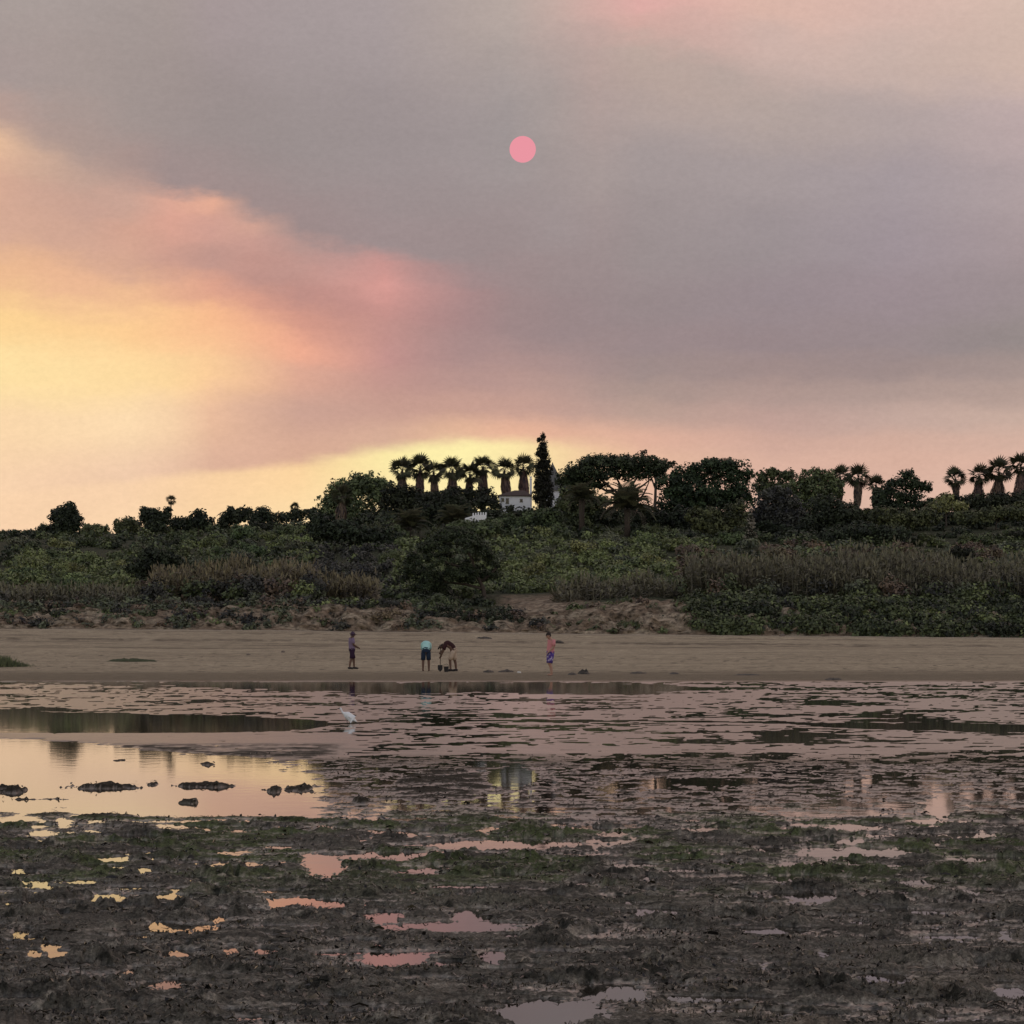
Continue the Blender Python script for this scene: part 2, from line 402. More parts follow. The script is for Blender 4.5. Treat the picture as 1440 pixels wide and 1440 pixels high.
def mud_z(x, d):
    px = 720 + F * x / d; py = HOR + CAM_H * F / d
    w1 = fbm(x * .5, d * .5, 31, 3); w2 = fbm(x * 1.7, d * 1.2, 41, 3)
    py_w = py + w1 * 12 + w2 * 5
    # ---- near mud with weed clumps
    streak = fbm(x * 1.2, d * 2.2, 67, 4, .6)
    lump = fbm(x * 1.9, d * 2.4, 1, 5, .6)
    rid = fbm(x * 4.0, d * 5.0, 61, 4, .6, True)
    fine = fbm(x * 26, d * 15, 71, 3, .6)
    big = fbm(x * .8, d * .8, 81, 2)
    rid2 = fbm(x * 11, d * 12, 63, 3, .6, True)
    zn = .0088 + .018 * big + .012 * streak + .026 * lump + .012 * rid + .014 * rid2 + .014 * fine
    zn = zn + .066 * sstep(fbm(x * 1.5, d * 1.5, 77, 3), .10, .42) * (.5 + .6 * rid2 + .5 * lump)      # scattered raised weed clumps
    zn = zn - .022 * sstep(fbm(x * .85, d * 3.4, 87, 4, .6), .17, .34)      # thin drainage runnels along the shore
    zn = np.where(zn < .004, .004 + (zn - .004) * .75, zn)
    pd = np.full(x.shape, -9.0); nzp = fbm(x * 11, d * 8, 97, 4, .6) * 2
    qx = w2 * 10 + fbm(x * 9, d * 6, 91, 2) * 9; qy = fbm(x * 5, d * 4, 95, 3) * 3.5
    rp = random.Random(8)
    for (cx, cy, rx, ry) in PUD + [(rp.uniform(-60, 1500), 1152 + 285 * rp.random() ** 1.3, rp.uniform(4, 12) + 26 * rp.random() ** 3, rp.uniform(.9, 2.2)) for _ in range(520)]:
        m = (np.abs(px - cx) < rx * 2.2 + 20) & (np.abs(py - cy) < ry * 4 + 14)
        if m.any():
            v = .55 * nzp[m] + 1 - (((px[m] - cx + qx[m]) / (rx * .92)) ** 2 + ((py[m] - cy + qy[m] * (ry / 6 + .4)) / np.where(py[m] > cy, ry * 1.35, ry * 1.0)) ** 2)
            pd[m] = np.maximum(pd[m], v)
    s = sstep(pd, -.6, .35); near = sstep(pd, -3.2, -.4)
    zn = zn * (1 - .45 * near); zn = zn * (1 - s) + (-.03) * s
    # ---- half-flooded weed belt
    zb = .0005 + .020 * fbm(x * .9, d * .6, 111, 4, .6) + .026 * fbm(x * 3.4, d * 2.2, 121, 4, .6) + .008 * fine
    s2 = s
    zb = zb * (1 - s2) + (-.03) * s2
    tb = sstep(py_w, 1138, 1172)
    z = zb * (1 - tb) + zn * tb
    # ---- wet sand flat
    zs = .0018 + .0125 * fbm(x * .30, d * .30, 131, 4, .6) + .0085 * fbm(x * 1.6, d * 1.3, 141, 4, .6) + .0045 * fbm(x * 3.5, d * 3.2, 143, 2)
    zs = zs - .010 * sstep(fbm(x * 1.5, d * 1.5, 147, 3, .6), .24, .36)
    zs = np.where(zs > .004, .004 + (zs - .004) * .5, zs)
    ts = sstep(py_w, 1052, 1078)
    z = zs * (1 - ts) + z * ts
    # dark smooth channels across the wet sand
    yc = np.interp(px, [-300, 0, 440, 560, 800, 1100, 1150, 1260, 1440, 1800], [1016, 1017, 1019, 1014, 1013.5, 1016, 1019, 1022, 1024.5, 1026])
    hw = np.interp(px, [-300, 0, 300, 430, 470, 1120, 1150, 1250, 1440, 1800], [12, 12, 10, 6, .9, 1.2, 2.2, 3.4, 4.4, 5])
    ch = 1 - np.abs(py - yc + w2 * 1.6 + w1 * 2) / hw
    z = np.where(px < 470, z, z)
    z = z - .045 * sstep(ch, -.45, .55)
    # channel in front of the beach
    ha = np.interp(px, [-300, 0, 200, 500, 900, 980, 1050, 1800], [1.2, 1.2, 1.6, 6.5, 6.5, 2, .5, .4])
    yc2 = np.interp(px, [-300, 0, 200, 500, 900, 1100, 1800], [959, 959, 961, 967, 968, 969, 972])
    ch2 = 1 - np.abs(py - yc2 + w1 * 4 + w2 * 3) / ha
    z = z - .05 * sstep(ch2, -.3, .5)
    # ---- the calm pool on the left
    xl = np.interp(py, [1030, 1045, 1060, 1085, 1110, 1125, 1150], [60, 180, 330, 412, 430, 440, 440])
    yt = np.interp(px, [-100, 60, 150, 250, 440, 600], [1037, 1041, 1048, 1060, 1066, 1070]) + w2 * 5
    z = z + .012 * sstep(py, 1029, 1032) * (1 - sstep(py, yt - 2, yt + 1)) * (1 - sstep(px, 440, 520))
    pool = sstep(py, yt - 1.5, yt + 1.5) * (1 - sstep(py + w1 * 16 + w2 * 7, 1136, 1150)) * (1 - sstep(px + w2 * 40 + w1 * 40, xl - 25, xl + 25))
    z = z * (1 - pool) + (-.035 + .014 * w2 * sstep(py, 1090, 1130)) * pool
    hp = 1 - ((px - 721 + qx) / 34) ** 2 - ((py - 1094 + qy) / 17) ** 2      # calm pocket below the house
    z = z - .020 * sstep(hp, -.3, .6)
    z = z + .012 * sstep(1 - ((px - 620) / 75) ** 2 - ((py - 1106) / 28) ** 2, 0, .5)
    for (cx, cy, rx, ry, h) in RID:
        v = 1 - np.sqrt(((px - cx + qx * .8) / rx) ** 2 + ((py - cy + qy * .5) / (ry * .7)) ** 2)
        z = z + (h * .55 + .045) * sstep(v + nzp * .25, -.05, .6) * (.75 + 1.0 * lump + .5 * rid)
    # ---- beach
    zbeach_top = bank_z(px)
    db = d + w1 * 1.5
    zc = np.interp(db, [92, 98, 108, 121, 140, BANK], [-.0, .035, .055, .12, .36, 1.0])
    zc2 = zc + (zbeach_top - 1.0) * sstep(db, 121, BANK)
    zc2 = zc2 + .10 * (sstep(d + w1 * 2.5, 162, 163.2) - sstep(d, 163, 190)) + .07 * (sstep(d + w1 * 4, 174, 175) - sstep(d, 175, 190))
    zc2 = zc2 + .035 * fbm(x * .15, d * .5, 151, 4) * sstep(d, 105, 125) + .02 * fbm(x * 1.5, d * 1.5, 161, 3) * sstep(d, 100, 118)
    tt = sstep(d + w1 * 2 - .02 * (px - 720) * 0, 98.5, 101.5)
    z = z * (1 - tt) + zc2 * tt
    return z

# ------------------------------------------------------------------ ground sheet (mudflat + beach)
pys = np.concatenate([np.arange(1449, 957, -.85)])
d_near = np.array([3, 5, 7, 9, 10.5, 11.6, 12.6, 13.2])
d_rows = np.concatenate([d_near, CAM_H * F / (pys - HOR)])
d_rows = np.concatenate([d_rows, np.linspace(d_rows[-1] + .35, 191.5, 115)])
pxs = np.arange(-60, 1501, 2.05)
side = np.concatenate([np.arange(66, 420, 6.5), [440, 480, 540, 700, 1000, 1500, 2400]])
pxs = np.concatenate([-side[::-1], pxs, 1440 + side])
U = (pxs - 720) / F
DD, UU = np.meshgrid(d_rows, U, indexing='ij')
XX = UU * DD
ZZ = mud_z(XX.ravel(), DD.ravel()).reshape(XX.shape)

def ground_tint(x, d, z):
    px = 720 + F * x / d; py = HOR + CAM_H * F / d
    w1 = fbm(x * .5, d * .5, 31, 3); w3 = fbm(x * 1.1, d * .8, 33, 4)
    def c(r, g, b): return np.array([r, g, b])[None, :]
    mud = c(.098, .090, .075); mud2 = c(.125, .108, .084); alg = c(.060, .078, .030)
    wet = c(.22, .150, .098); sand = c(.35, .292, .205); sand2 = c(.295, .245, .172); dampl = c(.165, .135, .094)
    def mix(a, b, t): return a * (1 - t[:, None]) + b * t[:, None]
    py_w = py + w1 * 14
    k = mix(mud, mud2, sstep(w3, .0, .5) * (.35 + .65 * sstep(py, 1330, 1420) * sstep(px, 700, 1000)))
    k = mix(k, alg, sstep(w1 + w3 * .8 + .30, .1, .40) * sstep(py_w, 1120, 1150) * (1 - sstep(py_w, 1215, 1290)) * .9)
    wd = fbm(x * 3.2, d * 5.5, 511, 4, .65); wd2 = fbm(x * 13, d * 18, 517, 3, .6); wd3 = fbm(x * .8, d * 2.6, 519, 5, .65)
    k = k * (1 + .6 * w3[:, None])
    k = mix(k, c(.26, .232, .19), sstep(wd + .6 * wd2 + .5 * wd3, .12, .40) * .7)
    k = mix(k, c(.014, .015, .012), sstep(-(wd + .6 * wd2) + .6 * wd3, .12, .38) * .85)
    k = mix(k, c(.075, .055, .038), (1 - sstep(py_w, 1110, 1150)) * .6)
    k = mix(k, wet, 1 - sstep(py_w, 1050, 1090))
    k = mix(k, c(.030, .027, .020), sstep(py, 1045, 1050) * (1 - sstep(py, 1148, 1152)) * sstep(z, .004, .016))
    k = mix(k, alg * 1.2, sstep(w1 + .2 * w3, .15, .4) * sstep(1000 - py, 0, 12) * sstep(300 - px, 0, 200) * .7)
    bc = mix(np.repeat(sand, len(x), 0), sand2, sstep(fbm(x * .04, d * .35, 171, 4), -.1, .35))
    bc = mix(bc, c(.11, .085, .06), sstep(fbm(x * .03 + 4, d * .8, 181, 4, .6), .18, .42) * sstep(d, 135, 150) * .75)
    bc = mix(bc, c(.12, .095, .07), (1 - np.clip(np.abs(d + w1 * 2.5 - 162.6) / .9, 0, 1)) * .8)
    bc = bc * (1 + .35 * fbm(x * .9, d * 1.4, 191, 4, .65)[:, None])
    bc = mix(bc, c(.085, .068, .05), sstep(fbm(x * .05, d * 1.1, 187, 3, .5), .30, .40) * sstep(d, 128, 150) * .6)
    bc = mix(bc, c(.12, .098, .07), sstep(fbm(x * 1.9, d * .9, 195, 2), .34, .46) * sstep(d, 108, 116) * (1 - sstep(d, 138, 150)) * .7)
    bc = mix(bc, c(.36, .31, .24), sstep(d + w1 * 2, 183, 188) * .6)
    bc = mix(bc, dampl, (1 - sstep(d + w1 * 6, 108, 122)) * .85)
    k = mix(k, bc, sstep(d + w1 * 1.5, 98.5, 101))
    wetness = 1 - sstep(d + w1 * 5, 101, 120)
    slick = (1 - sstep(py_w, 1055, 1085)) * (1 - sstep(d, 98, 101))
    # only thin films on the mud are slick
    slick = np.maximum(slick, sstep(py_w, 1055, 1085) * (.95 * sstep(.0125 + .018 * wd3 + .012 * wd2 - z, 0, .006) + .15 * sstep(wd3, .0, .4)))
    slick = slick * (1 - .9 * sstep(py, 1045, 1050) * (1 - sstep(py, 1148, 1152)) * sstep(z, .006, .016))
    return k, wetness, slick

tint, wetn, slick = ground_tint(XX.ravel(), DD.ravel(), ZZ.ravel())
nr, nc = XX.shape
VV = np.stack([XX.ravel(), DD.ravel(), ZZ.ravel()], 1)
ii = np.arange(nr * nc).reshape(nr, nc)
Q = np.stack([ii[:-1, :-1].ravel(), ii[:-1, 1:].ravel(), ii[1:, 1:].ravel(), ii[1:, :-1].ravel()], 1)

def ground_mat():
    m, t, b = new_mat('ground')
    n = t.nodes; l = t.links
    at = n.new('ShaderNodeVertexColor'); at.layer_name = 'tint'
    aw = n.new('ShaderNodeAttribute'); aw.attribute_name = 'wet'
    asl = n.new('ShaderNodeAttribute'); asl.attribute_name = 'slick'
    geo = n.new('ShaderNodeNewGeometry')
    nz = n.new('ShaderNodeTexNoise'); nz.inputs['Scale'].default_value = 14; nz.inputs['Detail'].default_value = 8; nz.inputs['Roughness'].default_value = .7
    l.new(geo.outputs['Position'], nz.inputs['Vector'])
    nz2 = n.new('ShaderNodeTexNoise'); nz2.inputs['Scale'].default_value = 1.6; nz2.inputs['Detail'].default_value = 6; nz2.inputs['Roughness'].default_value = .65
    l.new(geo.outputs['Position'], nz2.inputs['Vector'])
    hs = n.new('ShaderNodeHueSaturation')
    mr = n.new('ShaderNodeMapRange'); mr.inputs[1].default_value = .3; mr.inputs[2].default_value = .7; mr.inputs[3].default_value = .5; mr.inputs[4].default_value = 1.5
    l.new(nz.outputs['Fac'], mr.inputs[0])
    mr2 = n.new('ShaderNodeMapRange'); mr2.inputs[1].default_value = .3; mr2.inputs[2].default_value = .7; mr2.inputs[3].default_value = .8; mr2.inputs[4].default_value = 1.2
    l.new(nz2.outputs['Fac'], mr2.inputs[0])
    nz3 = n.new('ShaderNodeTexNoise'); nz3.inputs['Scale'].default_value = 55; nz3.inputs['Detail'].default_value = 4; nz3.inputs['Roughness'].default_value = .75
    l.new(geo.outputs['Position'], nz3.inputs['Vector'])
    mr3 = n.new('ShaderNodeMapRange'); mr3.inputs[1].default_value = .32; mr3.inputs[2].default_value = .68; mr3.inputs[3].default_value = .35; mr3.inputs[4].default_value = 1.7
    l.new(nz3.outputs['Fac'], mr3.inputs[0])
    mu0 = n.new('ShaderNodeMath'); mu0.operation = 'MULTIPLY'; l.new(mr.outputs[0], mu0.inputs[0]); l.new(mr2.outputs[0], mu0.inputs[1])
    mu = n.new('ShaderNodeMath'); mu.operation = 'MULTIPLY'; l.new(mu0.outputs[0], mu.inputs[0]); l.new(mr3.outputs[0], mu.inputs[1])
    l.new(mu.outputs[0], hs.inputs['Value']); l.new(at.outputs['Color'], hs.inputs['Color'])
    l.new(hs.outputs[0], b.inputs['Base Color'])
    r = n.new('ShaderNodeMapRange'); r.inputs[3].default_value = .85; r.inputs[4].default_value = .28
    l.new(asl.outputs['Fac'], r.inputs[0]); l.new(r.outputs[0], b.inputs['Roughness'])
    sp = n.new('ShaderNodeMapRange'); sp.inputs[3].default_value = .06; sp.inputs[4].default_value = .5
    l.new(asl.outputs['Fac'], sp.inputs[0]); l.new(sp.outputs[0], b.inputs['Specular IOR Level'])
    bp = n.new('ShaderNodeBump'); bp.inputs['Strength'].default_value = 1.0; bp.inputs['Distance'].default_value = .022
    l.new(nz.outputs['Fac'], bp.inputs['Height'])
    bs = n.new('ShaderNodeMapRange'); bs.inputs[3].default_value = 1.0; bs.inputs[4].default_value = .12; l.new(asl.outputs['Fac'], bs.inputs[0]); l.new(bs.outputs[0], bp.inputs['Strength'])
    bp2 = n.new('ShaderNodeBump'); bp2.inputs['Strength'].default_value = 1.0; bp2.inputs['Distance'].default_value = .03
    l.new(nz2.outputs['Fac'], bp2.inputs['Height']); l.new(bp.outputs[0], bp2.inputs['Normal']); l.new(bp2.outputs[0], b.inputs['Normal'])
    return m
M['ground'] = ground_mat()
row_mid = DD[:-1, 0]
qd = np.repeat(row_mid, nc - 1)
for nm, sel in (('mudflat', qd < 100.5), ('beach', qd >= 100.5)):
    q = Q[sel]; used, inv = np.unique(q, return_inverse=True)
    o = mesh_np(nm, VV[used], inv.reshape(q.shape), M['ground'], smooth=True, colattr=tint[used], extra={'wet': wetn[used], 'slick': slick[used]})
    tag(o, kind='structure')
    tag(o, {'mudflat': 'dark wet tidal mudflat with weed clumps, puddles and slick sand', 'beach': 'tan sandy beach sloping up to the foot of the bank'}[nm])

# ------------------------------------------------------------------ water sheet
def water_mat():
    m, t, b = new_mat('still_water')
    b.inputs['Base Color'].default_value = (.022, .018, .013, 1)
    b.inputs['Roughness'].default_value = .035
    b.inputs['IOR'].default_value = 1.333
    geo = t.nodes.new('ShaderNodeNewGeometry')
    mp = t.nodes.new('ShaderNodeMapping'); mp.inputs['Scale'].default_value = (1, .8, 1)
    t.links.new(geo.outputs['Position'], mp.inputs[0])
    nz = t.nodes.new('ShaderNodeTexNoise'); nz.inputs['Scale'].default_value = 3.0; nz.inputs['Detail'].default_value = 3
    t.links.new(mp.outputs[0], nz.inputs['Vector'])
    bp = t.nodes.new('ShaderNodeBump'); bp.inputs['Strength'].default_value = 1; bp.inputs['Distance'].default_value = .0009
    t.links.new(nz.outputs['Fac'], bp.inputs['Height']); t.links.new(bp.outputs[0], b.inputs['Normal'])
    return m
M['water'] = water_mat()
wv = np.array([(-3000, -3000, 0), (3000, -3000, 0), (3000, 189.5, 0), (-3000, 189.5, 0)], float)
tag(mesh_np('water', wv, np.array([(0, 1, 2, 3)]), M['water']), 'thin still tidal water lying between the mud banks', kind='structure')
gv = np.array([(-6000, -6000, -.6), (6000, -6000, -.6), (6000, 9000, -.6), (-6000, 9000, -.6)], float)
M['seabed'] = simple('seabed_mud', (.08, .065, .05), .9, .2, .05)
tag(mesh_np('ground', gv, np.array([(0, 1, 2, 3)]), M['seabed']), kind='structure')

# ------------------------------------------------------------------ hill
hd = np.concatenate([np.linspace(189.8, 200, 46), np.linspace(200.6, 260, 60), np.linspace(262, 430, 70), np.linspace(436, 1000, 50), np.array([1200, 1600, 2500])])
hpx = np.concatenate([np.array([-2400, -1500, -900, -500, -250.]), np.arange(-100, 1541, 5.0), 1440 + np.array([250., 500, 900, 1500, 2400])])
HDD, HUU = np.meshgrid(hd, (hpx - 720) / F, indexing='ij')
HX = HUU * HDD
HZ = hill_z(HX.ravel(), HDD.ravel())
# gullies and slumps on the bare bank face
xr, dr = HX.ravel(), HDD.ravel()
gul = fbm(xr * .9, dr * .15, 201, 4, .6, True)
gul = gul + .45 * fbm(xr * 2.6, HZ * 2.2, 207, 3, .6)
push = gul * 1.5 * sstep(dr, 190.5, 192.5) * (1 - sstep(dr, 196, 199))
HV = np.stack([xr, dr - push, HZ], 1)
def hill_tint(x, d):
    px = 720 + F * x / d
    n = fbm(x * .5, d * .9, 211, 4); n2 = fbm(x * 1.7, d * 1.2, 221, 4)
    def c(r, g, b): return np.array([r, g, b])[None, :]
    def mix(a, b, t): return a * (1 - t[:, None]) + b * t[:, None]
    k = np.repeat(c(.046, .052, .030), len(x), 0)
    clay = mix(np.repeat(c(.22, .165, .115), len(x), 0), c(.36, .295, .215), sstep(n, -.2, .3))
    clay = mix(clay, c(.10, .078, .058), sstep(n2, .1, .4))
    k = mix(k, clay, 1 - sstep(d + n * 3, 197, 201))
    path = sstep(px, 690, 720) * (1 - sstep(px, 800, 850)) * (1 - sstep(d + n * 5, 210, 218))
    k = mix(k, clay * 1.0, path)
    return k
ht = hill_tint(xr, dr)
nr2, nc2 = HX.shape
ii = np.arange(nr2 * nc2).reshape(nr2, nc2)
HQ = np.stack([ii[:-1, :-1].ravel(), ii[:-1, 1:].ravel(), ii[1:, 1:].ravel(), ii[1:, :-1].ravel()], 1)
def earth_mat():
    m, t, b = new_mat('earth')
    n = t.nodes; l = t.links
    at = n.new('ShaderNodeVertexColor'); at.layer_name = 'tint'
    geo = n.new('ShaderNodeNewGeometry')
    mp = n.new('ShaderNodeMapping'); mp.inputs['Scale'].default_value = (1, 1, 1.8); l.new(geo.outputs['Position'], mp.inputs[0])
    nz = n.new('ShaderNodeTexNoise'); nz.inputs['Scale'].default_value = 2.2; nz.inputs['Detail'].default_value = 8; nz.inputs['Roughness'].default_value = .7
    l.new(mp.outputs[0], nz.inputs['Vector'])
    hs = n.new('ShaderNodeHueSaturation'); mr = n.new('ShaderNodeMapRange'); mr.inputs[1].default_value = .3; mr.inputs[2].default_value = .7; mr.inputs[3].default_value = .15; mr.inputs[4].default_value = 1.8
    l.new(nz.outputs['Fac'], mr.inputs[0]); l.new(mr.outputs[0], hs.inputs['Value']); l.new(at.outputs['Color'], hs.inputs['Color'])
    l.new(hs.outputs[0], b.inputs['Base Color']); b.inputs['Roughness'].default_value = .9; b.inputs['Specular IOR Level'].default_value = .1
    bp = n.new('ShaderNodeBump'); bp.inputs['Distance'].default_value = .25; l.new(nz.outputs['Fac'], bp.inputs['Height']); l.new(bp.outputs[0], b.inputs['Normal'])
    return m
M['earth'] = earth_mat()
tag(mesh_np('hillside', HV, HQ, M['earth'], smooth=True, colattr=ht), 'low hill behind the beach with an eroded clay bank at its foot', kind='structure')

# ------------------------------------------------------------------ foliage generator
def foliage(lobes, leaf, cover=5.0, seed=0, clump=.30, up=.35, fill=.45):
    """lobes: (cx,cy,cz,rx,ry,rz). Leaves sit on the shells of many small clumps spread through each lobe."""
    rg = np.random.default_rng(seed)
    Cn = []; Nn = []; Sh = []; Sz = []
    for (cx, cy, cz, rx, ry, rz) in lobes:
        area = math.pi * rx * rz
        n = max(20, int(cover * area / (leaf * leaf * .42)))
        cr = clump * min(rx, rz) if min(rx, rz) > leaf * 4 else min(rx, rz) * .6
        cr = max(cr, leaf * 1.6)
        nk = max(7, int(5.2 * (rx * ry * rz) ** (2 / 3) / (cr * cr)))
        nk = min(nk, max(5, n // 14))
        u = rg.normal(size=(nk, 3)); u /= np.linalg.norm(u, axis=1)[:, None]
        rr = np.where(rg.random(nk) < fill, rg.random(nk) ** .5 * .8, .85 + .17 * rg.random(nk))
        R = np.array([max(rx - cr * .7, rx * .3), max(ry - cr * .7, ry * .3), max(rz - cr * .7, rz * .3)])
        kc = np.array([cx, cy, cz]) + u * rr[:, None] * R
        ks = cr * (.65 + .7 * rg.random(nk))
        ksh = rg.random(nk)
        j = rg.integers(0, nk, n)
        v = rg.normal(size=(n, 3)); v /= np.linalg.norm(v, axis=1)[:, None]
        pos = kc[j] + v * (ks[j] * (.55 + .5 * rg.random(n)))[:, None] * np.array([1, 1, .85])
        Cn.append(pos)
        nn = v * .8 + u[j] * .4 + rg.normal(size=(n, 3)) * .55 + np.array([0, 0, up])
        Nn.append(nn)
        Sh.append(np.clip(ksh[j] * .65 + rg.random(n) * .35, 0, 1))
        Sz.append(leaf * (.6 + .8 * rg.random(n)))
    c = np.concatenate(Cn); nn = np.concatenate(Nn); sh = np.concatenate(Sh); sz = np.concatenate(Sz)
    nn /= np.linalg.norm(nn, axis=1)[:, None]
    a = np.cross(nn, rg.normal(size=nn.shape)); a /= np.linalg.norm(a, axis=1)[:, None]
    b = np.cross(nn, a)
    a = a * sz[:, None] * .62; b = b * sz[:, None] * .38
    V = np.stack([c - a, c + b * .9, c + a, c - b], 1).reshape(-1, 3)
    Fc = np.arange(len(V)).reshape(-1, 4)
    return V, Fc, np.repeat(sh, 4)

def px_lobes(lobes, d, base, depth=.8, dj=0.0, seed=0):
    """lobes given as seen from the shore (x, y, half width, half height in photo pixels) at distance d; coordinates relative to base"""
    rg = random.Random(seed); out = []
    k = d / F
    for lb in lobes:
        x, y, rx, ry = lb[:4]
        p = P(x, y, d)
        out.append((p.x - base.x, (rg.random() - .5) * dj, p.z - base.z, rx * k * 1.1, max(rx, ry) * k * depth, ry * k * 1.1))
    return out

def trunk_mesh(root, top, r0, limbs, mat=None, seed=0, name='trunk'):
    rg = random.Random(seed); mb = MB()
    pts = []; n = 5
    for i in range(n + 1):
        t = i / n
        pts.append((top[0] * t + (rg.random() - .5) * r0 * .8, top[1] * t + (rg.random() - .5) * r0 * .8, top[2] * t - .3 * (i == 0)))
    mb.tube(pts, [r0 * (1.25 if i == 0 else 1 - .45 * i / n) for i in range(n + 1)], 8)
    for (ex, ey, ez) in limbs:
        s = Vector(pts[n - 1 - rg.randrange(2)]); e = Vector((ex, ey, ez))
        m1 = s.lerp(e, .45) + Vector((rg.random() - .5, rg.random() - .5, rg.random() * .5)) * (e - s).length * .14
        m2 = s.lerp(e, .8) + Vector((rg.random() - .5, rg.random() - .5, rg.random() * .4)) * (e - s).length * .08
        mb.tube([s, m1, m2, e], [r0 * .5, r0 * .36, r0 * .22, r0 * .08], 6)
    return mb.build(name, mat or M['bark'], root, smooth=True)

def tree(name, lobes, d, basepx, label, cat='tree', mat='green', leaf=None, group=None, seed=1, cover=5.0, trunk_r=None, base_y=None, dj=0, clump=.3, limbs=True, fill=.45):
    bx = basepx
    x = (bx - 720) / F * d
    z = hz(x, d) - .1 if base_y is None else P(bx, base_y, d).z
    base = Vector((x, d, z))
    root = empty(name, base)
    tag(root, label, cat, group)
    if d > 500: lobes = list(lobes) + [(a, b + c_ * .8, r * .95, c_ * .9) for (a, b, r, c_) in lobes]
    L_ = px_lobes(lobes, d, base, dj=dj, seed=seed)
    leaf = leaf or 3.4 * d / F
    V, Fc, sh = foliage(L_, leaf, cover, seed, clump, fill=fill)
    mesh_np('crown', V, Fc, M[mat], root, sh)
    zz = np.mean([l[2] for l in L_]); H = max(l[2] + l[5] for l in L_)
    r = trunk_r or max(.12, H * .028)
    xm = sum(l[0] * l[3] for l in L_) / sum(l[3] for l in L_)
    lm = [(l[0] + l[3] * .2, l[1], l[2] + l[5] * .2) for l in L_[:9]] if limbs else []
    trunk_mesh(root, (xm * .6, 0, max(.6, zz * .75)), r, lm, seed=seed)
    return root

# ------------------------------------------------------------------ scrub: uncountable ground cover, and the shrubs that stand out of it
_dt = np.concatenate([np.linspace(196, 430, 150), np.linspace(435, 900, 90)])
def dist_for(px, ys):
    x = (px - 720) / F * _dt
    yy = HOR - (hill_z(x, _dt) - CAM_H) / _dt * F
    yy = np.minimum.accumulate(yy)
    ok = np.where(yy <= ys)[0]
    return float(_dt[ok[0]]) if len(ok) else None

def zone(px, y, rg):
    """what grows where on the slope"""
    q = rg.random()
    if px < 440:
        if y < 790: return 'green' if q < .55 else ('dark' if q < .7 else ('olive' if q < .9 else 'grey'))
        if px < 200 and y < 836: return 'olive' if q < .62 else 'green'
        if y < 842: return 'grey' if q < .45 else ('brown' if q < .65 else 'green')
        return 'grey' if q < .45 else ('blue' if q < .8 else 'brown')
    if px < 560:
        if y < 775: return 'green' if q < .5 else 'dark'
        return 'blue' if q < .62 else ('green' if q < .85 else 'olive')
    if px < 960:
        if y < 757: return 'green' if q < .22 else ('grey' if q < .3 else 'dark')
        if y < 838: return 'olive' if q < .75 else ('green' if q < .9 else 'grey')
        return 'dark' if q < .5 else 'green'
    if y < 764: return 'dark' if q < .8 else 'green'
    if y < 772: return 'olive' if q < .45 else 'green'
    if y < 835: return 'grey' if q < .4 else ('olive' if q < .65 else 'brown')
    return 'green' if q < .65 else ('blue' if q < .8 else 'dark')

rg = random.Random(11)
bands = {}
bare = lambda px, y: (690 < px < 815 and y > 834) or (770 < px < 985 and y > 836)
cnt = 0
while cnt < 1950:
    px = rg.uniform(-90, 1530); y = 722 + (886 - 722) * rg.random() ** .85
    if bare(px, y): continue
    d = dist_for(px, y)
    if d is None or y > 872: 
        d = rg.uniform(191.5, 196)
        if px < 985 and rg.random() < .55: continue
        if bare(px, 880): continue
    r = rg.uniform(.6, 1.25) * (d / 230) ** .7
    if d < 200: r *= (.95 if px > 985 else .62)
    x = (px - 720) / F * d
    z = hz(x, d)
    mname = zone(px, y, rg)
    bands.setdefault(mname, []).append((x, d, z + r * .25, r * 1.25, r * 1.1, r * .62, d))
    cnt += 1
for i in range(300):                       # bushes hugging the bank on the right
    px = rg.uniform(975, 1540); d = rg.uniform(190.9, 197.5); x = (px - 720) / F * d; r = rg.uniform(.7, 1.3)
    bands.setdefault('green' if rg.random() < .6 else ('dark' if rg.random() < .5 else 'olive'), []).append((x, d, hz(x, d) + r * .2, r * 1.2, r, r * .8, d))
for i in range(150):                       # patchy grey bushes on the left bank
    px = rg.uniform(-90, 770); d = rg.uniform(191, 198); x = (px - 720) / F * d; r = rg.uniform(.45, .95)
    if pnoise(np.array([px * .012]), np.array([d * .3]), 77)[0] < -.12: continue
    bands.setdefault('grey' if rg.random() < .5 else ('blue' if rg.random() < .5 else 'brown'), []).append((x, d, hz(x, d) + r * .2, r * 1.2, r, r * .75, d))
for i in range(150):                       # bushes growing through the canes
    px = rg.choice((rg.uniform(210, 450), rg.uniform(960, 1500), rg.uniform(960, 1500))); d = rg.uniform(201, 209); x = (px - 720) / F * d; r = rg.uniform(.5, 1.25)
    bands.setdefault(rg.choice(('green', 'olive', 'grey', 'blue', 'brown')), []).append((x, d, hz(x, d) + r * .8, r * 1.2, r, r * 1.1, d))
for i in range(46):                        # a few tufts on the bare clay
    px = rg.uniform(770, 985); d = rg.uniform(191, 198); x = (px - 720) / F * d; r = rg.uniform(.2, .55)
    bands.setdefault('green' if rg.random() < .6 else 'brown', []).append((x, d, hz(x, d) + r * .2, r * 1.3, r, r * .7, d))
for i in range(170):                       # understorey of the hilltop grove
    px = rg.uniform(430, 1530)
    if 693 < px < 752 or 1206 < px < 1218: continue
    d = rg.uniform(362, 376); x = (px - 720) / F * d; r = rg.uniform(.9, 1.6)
    bands.setdefault('dark' if rg.random() < .85 else 'green', []).append((x, d, hz(x, d) + r * .4, r * 1.4, r * 1.2, r * .95, d))
